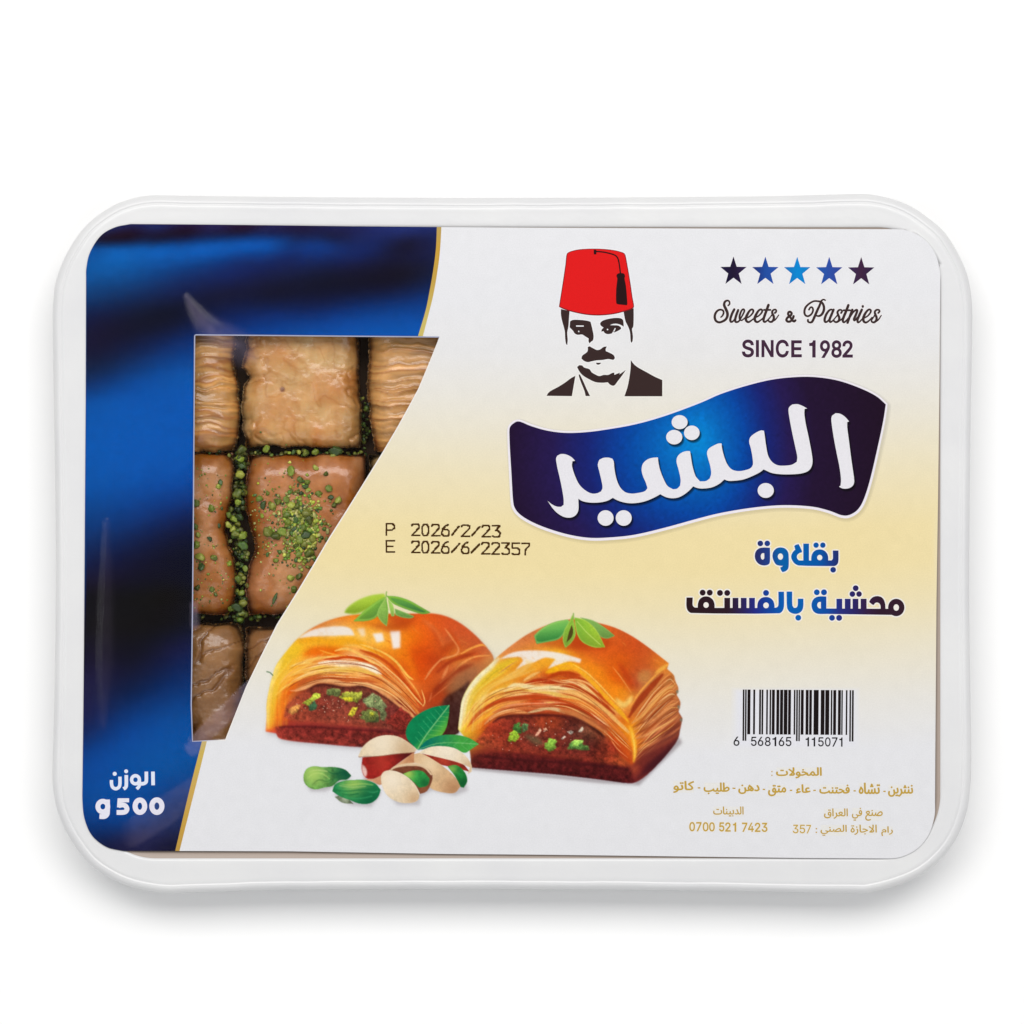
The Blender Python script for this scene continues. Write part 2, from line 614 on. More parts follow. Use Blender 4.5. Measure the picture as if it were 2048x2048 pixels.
def blue_col(v):
    p = v.copy()
    p[:, 1] += 5 * vnoise(v[:, 0] / 90, v[:, 1] / 130, 4)
    c = _blue_field(p)
    c *= (1 - 0.30 * np.exp(-((v[:, 0] - 760) / 150) ** 2 - ((v[:, 1] - 560 + (v[:, 0] - 760) * .1) / 42) ** 2))[:, None]
    c *= (1 + 0.02 * RNG.standard_normal(len(c)))[:, None]
    c += 1.2 * np.abs(RNG.standard_normal(len(c)))[:, None]
    return ink(np.clip(c, 4, 255))


def cream_srgb(v):
    x, y = v[:, 0], v[:, 1]
    g = np.interp(y + 12 * np.sin(x / 260), [600, 700, 780, 850, 950, 1060, 1130, 1200, 1300, 1400, 1500],
                  [0, .05, .2, .38, .7, 1, 1, .82, .47, .18, 0])
    g = g * np.interp(x, [500, 650, 1300, 1700, 1880], [0.92, 1.0, 1.0, 1.0, 0.96])
    w = np.array([231.0, 231.0, 234.0]); c = np.array([240.0, 222.0, 169.0])
    out = w + (c - w) * g[:, None]
    out += (np.interp(y, [450, 620, 700, 1500, 1715], [3, 1, 0, -1, -1]))[:, None]
    return out


def white_col(v):
    return ink(cream_srgb(v) + 0.8 * RNG.standard_normal(len(v))[:, None])


def build_label():
    p = Print()
    p.add([BLUE], blue_col, 0, grid=6)
    gold = grad([(454, (188, 160, 92)), (500, (205, 160, 62)), (560, (196, 160, 75)), (640, (205, 186, 105)), (1482, (205, 180, 98)), (1600, (205, 165, 72)), (1702, (190, 150, 70))], 1)
    p.add([GOLD_UP], gold, 0)
    p.add([GOLD_LOW], gold, 0)
    p.add([WHITE], white_col, 0, grid=14)
    # cut paper edge round the window
    w = np.array(WIN)
    p.add([ribbon(np.vstack([w, w[:1]]), 2.4, smooth=False, cap="flat")], lambda v: ink(np.where((v[:, :1] < 392) | (v[:, 1:] < 676), (168, 172, 196), (242, 238, 232))), 1)
    # paper thickness: skirts down from the outer edge and from the window
    out = chain(TL, LABEL_TOP, GOLD_R[:1], [(1000, 455), (1300, 456.5), (1600, 458), (1790, 458.3)], TR, RIGHT, BR, BOTTOM, [(246, 1702)], BL, LEFT)
    for loop in (out, w):
        n = len(loop)
        a = Wa(loop, ZL); b = Wa(loop, ZL - 0.00035)
        f = [(i, (i + 1) % n, n + (i + 1) % n, n + i) for i in range(n)]
        f = np.array([(q[0], q[1], q[2]) for q in f] + [(q[0], q[2], q[3]) for q in f])
        p.v.append(np.vstack([a, b])); p.f.append(f + p.n); p.n += 2 * n
        p.c.append(np.broadcast_to(ink((205, 203, 200)), (2 * n, 3)))
    return p.build("label", BOX, M_PRINT)


LABEL = build_label()

# ---------------------------------------------------------------- name banner
BAN = [(1018.6, 864), (1019.7, 855), (1025.9, 847.5), (1038, 842.8), (1062, 852), (1093, 860.9), (1128, 865.6), (1165.6, 864.8), (1207, 860),
       (1269, 849), (1331, 831.5), (1400, 806), (1441.4, 788), (1493, 771.4), (1545, 759), (1596.7, 753.8), (1638, 754.8), (1679.5, 762),
       (1721, 776.6), (1752, 792), (1771.6, 808.7)]
BAN2 = [(1771.6, 808.7), (1766.5, 841.8), (1756, 891.5), (1741.6, 953.6), (1729, 995), (1716.8, 1017.8), (1700, 1029.5), (1683.6, 1030.5),
        (1658.8, 1021.5), (1627.7, 1013.8), (1586, 1010.5), (1545, 1011.3), (1493, 1017), (1441, 1026), (1400, 1036), (1331, 1055), (1269, 1069.5),
        (1217, 1075), (1176, 1075.4), (1134.6, 1068.5), (1093, 1056), (1062, 1042.8), (1041.4, 1030), (1030, 1016.7), (1025.9, 999), (1022.8, 947),
        (1019.7, 895.6), (1018.6, 864)]
BANNER = chain(catmull(BAN, 5), catmull(BAN2, 5))


def shifted(P, d):
    n = normals(P)
    c = P.mean(0)
    s = (P[:, 0] * np.roll(P[:, 1], -1) - np.roll(P[:, 0], -1) * P[:, 1]).sum()
    n = -n if s > 0 else n
    return P + n * (d if np.isscalar(d) else np.asarray(d)[:, None])


def banner_srgb(v):
    x, y = v[:, 0], v[:, 1]
    yc = 905 - (x - 1400) * 0.18
    dx = (x - 1402 - 0.12 * (y - 905))
    d = np.sqrt((dx / np.where(dx > 0, 172, 285)) ** 2 + ((y - yc + 22) / 270) ** 2)
    st = [0, .12, .3, .55, .8, 1.05, 1.35, 2.2]
    cs = np.array([(0, 134, 210), (0, 122, 202), (0, 96, 180), (8, 66, 155), (24, 36, 112), (38, 26, 78), (36, 20, 50), (33, 17, 36)], float)
    return np.stack([np.interp(d, st, cs[:, k]) for k in range(3)], 1)


LET = T(1000, 730, .20704)
_alef = [(1268,520),(1275,490),(1310,465),(1350,470),(1400,500),(1440,545),(1422,552),(1422,600),(1440,740),(1460,900),(1490,1120),(1480,1160),(1450,1185),(1410,1195),(1370,1190),(1343,1175),(1358,1165),(1362,1110),(1350,1000),(1320,850),(1285,660)]
_b4a = [(860,410),(890,382),(940,378),(990,395),(1035,420),(1010,425),(1008,470),(1020,560),(1050,700),(1080,860),(1087,930),(1078,980),(1050,1020),(990,1045),(900,1055),(780,1055),(690,1042),(640,1020),(615,1008),(580,1035),(500,1075),(420,1105),(330,1118),(270,1118),(235,1105),(190,1145),(120,1180),(50,1192),(0,1192)]
_b3 = [(1900,1186),(1866,1172),(1830,1210),(1780,1250),(1720,1280),(1660,1287),(1600,1275),(1548,1248),(1500,1275),(1420,1310),(1340,1330),(1250,1335),(1170,1320),(1120,1300),(1090,1283),(1040,1310),(980,1325),(900,1330),(840,1325),(790,1312),(757,1292),(757,1400),(740,1440),(710,1465),(670,1475),(620,1468),(560,1435),(510,1385),(460,1312),(500,1345),(550,1368),(590,1370),(615,1350),(615,1300),(600,1200),(575,1080),(550,970),(542,900),(555,875),(590,860),(640,865),(690,890),(725,925),(700,930),(695,970),(720,1060),(770,1160),(830,1215),(890,1242),(940,1238),(975,1222),(990,1190),(985,1140),(960,1030),(945,960),(960,915),(1000,897),(1050,895),(1085,905),(1098,930),(1105,1000),(1125,1100),(1160,1180),(1210,1228),(1270,1242),(1340,1235),(1400,1218),(1425,1190),(1410,1140),(1380,1070),(1368,1010),(1380,955),(1420,915),(1470,897),(1525,893),(1530,940),(1545,1010),(1580,1100),(1620,1170),(1670,1200),(1710,1195),(1740,1165),(1745,1110),(1725,1010),(1705,930),(1715,885),(1750,850),(1800,832),(1835,832),(1842,870),(1860,980),(1890,1075),(1915,1105)]
_b4b = [(0,1124),(60,1120),(95,1095),(108,1050),(100,980),(75,890),(68,850),(80,815),(120,785),(180,758),(208,758),(212,800),(235,890),(270,970),(310,1010),(370,1025),(440,1015),(490,995),(510,965),(508,900),(490,800),(475,740),(485,700),(530,660),(590,632),(618,635),(625,680),(640,790),(660,880),(700,940),(750,968),(820,972),(890,962),(935,935),(940,890),(920,790),(890,650),(862,500),(855,440)]


def soft(P, n=3, keep=38):
    """Round a traced outline but keep its sharp corners."""
    P = np.asarray(P, float)
    a = P - np.roll(P, 1, 0); b = np.roll(P, -1, 0) - P
    ang = np.degrees(np.abs(np.angle((b[:, 0] + 1j * b[:, 1]) / (a[:, 0] + 1j * a[:, 1]))))
    corner = ang > keep
    N = len(P); out = []
    un = lambda d: d / max(np.hypot(*d), 1e-9)
    tan = [un(un(a[i]) + un(b[i])) for i in range(N)]
    for i in range(N):
        j = (i + 1) % N
        p1, p2 = P[i], P[j]
        L = np.hypot(*(p2 - p1))
        m1 = (p2 - p1) if corner[i] else tan[i] * min(L, 1.6 * np.hypot(*a[i]))
        m2 = (p2 - p1) if corner[j] else tan[j] * min(L, 1.6 * np.hypot(*b[j]))
        for k in range(n):
            t = k / n
            out.append((2 * t ** 3 - 3 * t ** 2 + 1) * p1 + (t ** 3 - 2 * t ** 2 + t) * m1 + (3 * t ** 2 - 2 * t ** 3) * p2 + (t ** 3 - t ** 2) * m2)
    return np.array(out)


def build_banner():
    p = Print()
    sh = np.array([3.5, 5.0])
    for k, (o, r) in enumerate(((9, .22), (7, .38), (5.2, .6))):     # soft grey printed behind the banner
        p.add([shifted(BANNER, o) + sh * 0.75], lambda v, r=r: ink(cream_srgb(v) * (1 - 0.16 * r)), 1 + k)
    dx = np.clip((BANNER[:, 1] - 930) / 120, -1, 1)
    p.add([shifted(BANNER, 4.6 + 0.9 * dx)], (238, 232, 240), 4)
    p.add([BANNER], lambda v: ink(banner_srgb(v) * (1 + 0.03 * RNG.standard_normal(len(v)))[:, None]), 5, grid=5)
    ob = p.build("name_banner", LABEL, M_PRINT)
    q = Print()
    f4 = lambda P: np.asarray(P, float) + np.array([1932, 0])
    shapes = [LET(soft(f4(_alef), 4)), LET(soft(np.vstack([f4(_b4a), _b3, f4(_b4b)]), 4))]
    for cx, cy, rx, ry in ((1735, 552, 77, 68), (1683, 697, 78, 70), (1853, 655, 75, 70), (1020, 1478, 77, 75), (1195, 1478, 77, 75), (635 + 1932, 1212, 78, 72)):
        shapes.append(LET(circle(cx, cy, rx, ry, 36)))
    for k, (o, d, m) in enumerate((((3.2, 5.0), 1.2, .72), ((2.6, 4.2), 0.2, .5), ((1.8, 3.0), -.4, .34))):
        q.add([shifted(s, d) + np.array(o) for s in shapes], lambda v, m=m: ink(banner_srgb(v) * m + 4), 6 + k, grid=9)
    q.add(shapes, (232, 230, 235), 9)
    q.build("name_lettering", LABEL, M_PRINT)


build_banner()

# ---------------------------------------------------------------- man in a fez
EM = T(1060, 460, 300 / 1610)


def build_emblem():
    p = Print()
    ink_d = (58, 43, 42)
    fez = [(395,255),(420,235),(500,212),(600,202),(690,200),(800,204),(900,216),(970,232),(1010,248),(1025,270),(1050,400),(1080,580),(1100,720),(1117,825),(1100,845),(1050,865),(1000,880),(900,903),(800,915),(720,918),(620,912),(520,895),(420,870),(350,845),(310,825),(330,700),(355,540),(380,370)]
    hair = [[(332,848),(425,870),(418,960),(412,1040),(400,1100),(405,1180),(400,1235),(388,1225),(378,1170),(372,1080),(345,980),(332,910)],
            [(1005,880),(1113,840),(1113,960),(1108,1040),(1095,1060),(1105,1140),(1100,1195),(1088,1212),(1080,1190),(1072,1090),(1050,1030),(1025,980)]]
    face = [[(430,980),(460,965),(540,965),(620,975),(650,985),(662,1030),(675,1090),(683,1140),(675,1185),(655,1200),(640,1218),(628,1195),(630,1165),(590,1140),(560,1122),(510,1125),(480,1110),(460,1080),(425,1045),(428,1010)],
            [(752,1000),(770,980),(800,965),(860,950),(930,943),(980,950),(1000,970),(1006,1038),(980,1022),(945,1008),(905,1006),(872,1014),(860,1022),(900,1022),(945,1025),(975,1042),(978,1062),(940,1085),(905,1100),(890,1090),(880,1110),(840,1118),(805,1108),(788,1085),(765,1092),(772,1065),(790,1048),(757,1022)],
            [(620,1255),(640,1248),(680,1270),(720,1288),(750,1283),(790,1255),(825,1250),(812,1280),(815,1300),(870,1325),(900,1345),(912,1375),(895,1395),(870,1390),(840,1385),(780,1395),(710,1400),(660,1410),(620,1418),(580,1405),(552,1380),(560,1350),(600,1320),(618,1300)],
            [(708,1425),(765,1425),(750,1440),(730,1446),(715,1440)],
            [(505,1470),(530,1450),(560,1455),(580,1475),(640,1495),(660,1525),(700,1550),(745,1568),(790,1555),(840,1555),(880,1535),(905,1530),(905,1555),(965,1530),(960,1550),(1030,1500),(990,1560),(940,1625),(910,1665),(890,1672),(860,1660),(835,1635),(770,1640),(700,1632),(640,1605),(560,1555),(525,1510)],
            [(522,1552),(535,1550),(570,1620),(605,1700),(645,1782),(597,1782),(585,1730),(545,1630),(525,1570)],
            [(487,1565),(450,1783),(178,1780),(195,1750),(225,1725),(300,1685),(380,1635),(440,1590)],
            [(1082,1395),(1115,1440),(1160,1475),(1250,1525),(1340,1575),(1420,1610),(1420,1785),(1013,1785),(1045,1690),(1070,1560),(1080,1470)]]
    holes = [[(495,1024),(577,1025),(577,1037),(495,1037)], [(515,1085),(525,1078),(532,1095),(520,1097)], [(893,1087),(911,1052),(921,1056),(904,1092)]]
    shp = [EM(soft(s, 3, 45)) for s in hair + face]
    halo = [shifted(s, 2.2) for s in shp] + [shifted(EM(soft(fez, 3, 60)), 2.4)]
    p.add(halo, lambda v: ink(np.minimum(cream_srgb(v) + 7, 243)), 1)
    p.add(shp, ink_d, 2, holes=[EM(h) for h in holes] + [EM(circle(832, 1068, 8))])
    p.build("portrait_print", LABEL, M_PRINT)
    q = Print()
    F = EM(soft(fez, 3, 60))
    q.add([F], (128, 26, 30), 3)
    inner = shifted(F, -1.7); inner[:, 1] -= 0.4
    q.add([inner], (226, 30, 31), 4, grid=5)
    cord = EM([(700,230),(780,236),(850,250),(910,270),(940,300),(955,350),(965,420),(972,475)])
    tas = EM(soft([(940,470),(975,462),(1010,470),(1020,495),(1015,520),(1030,600),(1045,790),(1040,808),(935,795),(925,780),(925,640),(937,520),(928,490)], 3, 60))
    q.add([ribbon(cord, 2.7), ribbon(EM([(698, 212), (699, 262)]), 5.2, cap="flat"), tas], (42, 22, 24), 5)
    q.build("fez_print", LABEL, M_PRINT)


build_emblem()


# ---------------------------------------------------------------- stars
def build_stars():
    k = .20704
    cols = [[(1441, (28, 24, 62)), (1467, (34, 24, 50)), (1493, (52, 36, 80))], [(1505, (34, 44, 112)), (1531, (34, 78, 160)), (1557, (48, 84, 170))],
            [(1569, (30, 110, 180)), (1595, (8, 136, 212)), (1620, (20, 125, 195))], [(1632, (34, 92, 170)), (1659, (46, 78, 165)), (1685, (52, 70, 150))],
            [(1697, (58, 44, 88)), (1722, (64, 36, 64)), (1749, (48, 34, 70))]]
    for i, u in enumerate((323.5, 631.5, 939, 1248.5, 1557)):
        cx, cy = 1400 + u * k, 480 + 305.6 * k + i * 0.25
        pts = []
        for j in range(10):
            r = (147.6 if j % 2 == 0 else 147.6 * 0.40) * k
            a = -math.pi / 2 + j * math.pi / 5
            pts.append((cx + 0.91 * r * math.cos(a), cy + r * math.sin(a)))
        p = Print()
        P = np.array(pts)
        p.add([cx_cy_scale(P, (cx, cy), 1.10)], (240, 238, 241), 1)
        p.add([P], grad(cols[i], 0), 2, grid=6)
        p.build("star_print", LABEL, M_PRINT)


def cx_cy_scale(P, c, s):
    return (P - np.array(c)) * s + np.array(c)


build_stars()


# outlines of a plain grotesque, capitals 500 units high
GLYPHS = {
 'S': ["182,-9 131,-4 88,9 52,30 25,59 8,94 0,134 65,134 71,108 84,86 102,70 126,58 153,51 182,48 215,51 243,59 268,72 286,90 298,112 302,137 299,159 289,176 273,190 253,201 203,218 143,235 88,256 47,284 22,321 13,366 19,406 36,440 63,468 98,489 139,502 186,507 232,502 273,489 307,468 333,441 350,408 356,371 294,371 283,405 259,430 225,445 184,451 153,448 127,440 105,428 89,411 79,391 76,369 79,346 91,328 108,314 129,303 171,288 222,274 269,259 293,248 315,234 335,216 350,194 360,168 364,136 358,97 342,62 316,33 280,10 235,-4"],
 'I': ["0,0 0,56 86,56 86,444 0,444 0,500 234,500 234,444 149,444 149,56 234,56 234,0"],
 'N': ["0,0 0,500 75,500 278,180 297,148 322,105 348,54 339,53 335,106 333,155 333,192 333,500 396,500 396,0 321,0 140,285 115,325 86,374 47,444 58,446 61,377 63,322 64,286 64,0"],
 'C': ["223,-7 182,-3 143,7 108,24 77,48 50,78 29,113 13,154 3,199 0,250 3,300 13,346 29,386 50,422 77,452 108,475 143,493 182,503 223,507 260,504 295,496 327,482 356,463 380,439 401,411 416,379 425,342 362,342 354,367 343,388 329,406 312,421 292,433 270,441 247,446 223,448 180,442 141,425 108,396 83,358 67,309 62,250 67,191 83,142 108,103 141,75 180,58 223,52 247,54 270,59 292,67 312,79 329,94 343,112 354,134 362,158 425,158 416,121 401,89 381,61 356,37 327,18 295,5 260,-4"],
 'E': ["0,0 0,500 307,500 307,444 63,444 63,281 290,281 290,225 63,225 63,56 310,56 310,0"],
 '0': ["176,-7 124,1 81,24 46,61 21,111 9,152 2,198 0,250 2,301 9,347 21,388 47,439 81,476 124,499 176,507 227,499 270,476 305,439 331,388 342,347 349,301 351,250 349,198 342,152 331,111 305,61 271,24 227,1", "176,49 210,55 238,72 261,102 278,141 288,191 291,250 288,309 278,359 261,398 238,428 210,446 176,452 142,446 113,428 91,398 74,359 64,309 60,250 64,191 74,141 91,102 113,72 142,55"],
 '1': ["0,0 0,54 309,54 309,0", "196,500 196,0 134,0 134,441 131,441 9,352 9,419 120,500"],
 '2': ["0,0 0,47 167,225 215,278 231,300 243,321 250,342 252,365 249,390 240,411 225,429 206,441 183,449 157,452 130,449 107,440 88,425 74,406 65,383 62,356 2,356 7,398 22,435 46,465 78,488 116,502 158,507 201,502 238,488 269,466 292,438 307,404 312,366 309,339 302,312 288,285 267,254 238,219 200,177 87,59 87,56 320,56 320,0"],
 '3': ["171,-7 127,-3 87,10 53,29 26,56 8,90 0,130 64,130 70,106 81,86 98,70 119,58 144,51 172,49 201,52 227,60 249,73 266,91 277,114 281,142 277,169 268,193 251,213 227,230 195,240 155,243 111,243 111,294 240,441 240,444 26,444 26,500 323,500 323,453 165,273 165,284 216,284 260,271 295,249 322,219 338,183 343,142 338,101 321,65 295,35 260,12 219,-2"],
 '4': ["0,104 0,156 204,500 266,500 68,163 68,160 367,160 367,104", "238,0 238,119 238,144 238,312 298,312 298,0"],
 '5': ["159,-7 116,-2 79,11 47,32 23,59 7,92 0,128 61,128 66,107 77,87 92,71 112,59 134,52 159,49 187,53 213,63 234,80 250,103 260,129 263,159 260,190 249,217 233,240 211,258 185,268 155,272 130,270 106,264 84,254 67,242 7,248 36,500 301,500 301,444 89,444 73,296 75,296 94,309 116,319 141,326 167,328 200,325 230,315 257,300 280,280 299,256 314,227 323,195 326,160 320,115 304,74 278,41 245,15 204,-1"],
 '6': ["160,-7 116,-1 77,14 45,40 21,73 5,113 0,159 4,196 16,235 38,280 72,335 186,500 254,500 86,257 81,257 100,283 130,302 148,307 168,309 211,304 248,290 278,267 301,236 315,198 320,154 315,110 299,71 274,39 242,14 204,-2", "160,48 188,51 211,62 231,78 246,100 256,125 259,154 256,184 246,210 231,231 211,247 188,257 160,261 133,257 108,247 88,231 73,210 64,185 60,156 64,126 73,100 88,78 108,62 133,51"],
 '7': ["34,0 257,441 257,444 0,444 0,500 323,500 323,441 101,0"],
 '8': ["171,-7 124,-2 82,11 48,33 22,61 5,95 0,133 3,164 13,192 28,217 48,237 72,252 99,260 99,262 66,277 40,303 24,336 18,374 23,410 38,442 61,469 92,489 129,502 171,507 213,502 250,489 281,469 304,442 319,410 324,374 319,336 302,303 277,277 244,262 244,260 271,252 294,237 314,217 330,192 340,164 343,133 337,95 321,61 295,33 260,11 219,-2", "171,48 202,51 229,59 250,72 266,90 277,111 280,136 276,162 266,185 249,204 227,219 201,228 171,231 142,228 115,219 93,204 77,185 66,162 62,136 66,111 76,90 92,72 113,59 140,51", "171,285 196,287 218,295 237,308 251,325 260,345 263,369 260,393 251,413 238,429 219,442 197,449 171,452 146,449 123,442 105,429 91,413 82,393 80,369 82,345 91,325 105,308 124,295 146,287"],
 '9': ["160,507 204,501 242,486 275,460 299,427 315,387 320,341 316,304 304,265 282,220 247,165 135,0 66,0 234,243 240,243 220,217 190,198 172,193 152,191 109,196 72,210 42,233 19,264 5,302 0,346 5,390 21,429 45,461 78,486 116,502", "160,452 133,449 109,438 89,422 73,400 64,375 61,346 64,316 73,290 89,269 109,253 133,243 160,239 187,243 211,253 231,269 247,290 256,315 259,344 256,374 247,400 232,422 212,438 187,449"],
 'g': ["170,-148 131,-145 98,-137 70,-125 47,-108 29,-89 16,-68 66,-40 86,-65 100,-77 118,-87 141,-93 170,-96 211,-90 244,-74 265,-46 272,-6 272,67 267,67 248,41 234,27 214,15 190,7 158,5 115,10 77,26 45,53 21,89 5,134 0,188 5,242 20,288 45,326 77,354 115,372 159,378 191,375 216,366 235,354 250,340 269,313 274,313 274,373 333,373 333,-9 327,-53 311,-88 285,-115 252,-134 213,-144", "168,58 199,62 226,74 246,93 261,119 270,151 273,189 270,227 261,259 246,286 226,307 200,320 168,324 136,320 109,306 88,285 73,258 64,226 61,189 64,152 73,120 88,94 109,74 136,62"],
}
GLYPHS["1"] = ["205,0 205,500 158,500 142,455 108,425 40,415 40,362 138,362 138,0"]
GLYPHS["I"] = ["60,0 60,500 120,500 120,0"]


def glyph(ch, x0, x1, ytop, ybase, bold=0.0, skew=0.0):
    """Glyph outlines fitted to a box: (solids, holes)."""
    loops = []
    for s in GLYPHS[ch]:
        a = np.array([tuple(map(float, q.split(","))) for q in s.split()])
        loops.append(a)
    al = np.vstack(loops)
    lo, hi = al.min(0), al.max(0)
    out = []
    for a in loops:
        area = (a[:, 0] * np.roll(a[:, 1], -1) - np.roll(a[:, 0], -1) * a[:, 1]).sum()
        b = a.copy()
        if bold:
            t = np.roll(a, -1, 0) - np.roll(a, 1, 0)
            e1 = a - np.roll(a, 1, 0); e2 = np.roll(a, -1, 0) - a
            n1 = np.stack([e1[:, 1], -e1[:, 0]], 1) / np.hypot(e1[:, 0], e1[:, 1])[:, None]
            n2 = np.stack([e2[:, 1], -e2[:, 0]], 1) / np.hypot(e2[:, 0], e2[:, 1])[:, None]
            m = n1 + n2
            m = m / np.maximum((m * m).sum(1) / 2, 0.4)[:, None]
            b = a + m * bold * (1 if OUTER_CW[ch] is False else -1)
        out.append((b, area))
    big = max(out, key=lambda q: abs(q[1]))[1]
    al = np.vstack([b for b, _ in out]); lo2, hi2 = al.min(0), al.max(0)
    sx = (x1 - x0) / (hi2[0] - lo2[0])
    sy = (ybase - ytop) / (hi2[1] - lo2[1]) if ch != "g" else (ybase - ytop) / (hi2[1] - lo2[1])
    S_, H_ = [], []
    for b, area in out:
        q = np.stack([x0 + (b[:, 0] - lo2[0]) * sx, ybase - (b[:, 1] - lo2[1]) * sy], 1)
        (S_ if area * big > 0 else H_).append(q)
    return S_, H_


OUTER_CW = {}
for _ch, _ls in GLYPHS.items():
    _best = 0
    for _s in _ls:
        _a = np.array([tuple(map(float, q.split(","))) for q in _s.split()])
        _ar = (_a[:, 0] * np.roll(_a[:, 1], -1) - np.roll(_a[:, 0], -1) * _a[:, 1]).sum()
        if abs(_ar) > abs(_best):
            _best = _ar
    OUTER_CW[_ch] = bool(_best < 0)


def put_glyphs(p, items, color, layer, tf, bold=0.0, halo=None, halo_w=1.8):
    """items: (char, u0, u1, v_top, v_base) in detail coordinates."""
    SS, HH = [], []
    for ch, u0, u1, v0, v1 in items:
        s, h = glyph(ch, u0, u1, v0, v1, bold)
        SS += [tf(q) for q in s]; HH += [tf(q) for q in h]
    if halo is not None:
        p.add([shifted(q, halo_w) for q in SS], halo, layer)
    p.add(SS, color, layer + 1, holes=HH)


def light_halo(v):
    return ink(np.minimum(cream_srgb(v) + 8, 244))


# ---------------------------------------------------------------- SINCE 1982
def build_since():
    p = Print()
    tf = T(1460, 670, .13975)
    it = [("S", 168, 344, 64, 322), ("I", 370, 415, 72, 316), ("N", 450, 625, 72, 317), ("C", 654, 843, 66, 324), ("E", 875, 1028, 75, 320),
          ("1", 1133, 1226, 75, 322), ("9", 1287, 1432, 73, 328), ("8", 1450, 1600, 74, 328), ("2", 1608, 1758, 76, 324)]
    put_glyphs(p, it, (66, 42, 62), 1, tf, bold=22, halo=lambda v: ink(np.minimum(cream_srgb(v) + np.array([9, 5, 9]), 245)))
    p.build("year_lettering", LABEL, M_PRINT)


build_since()


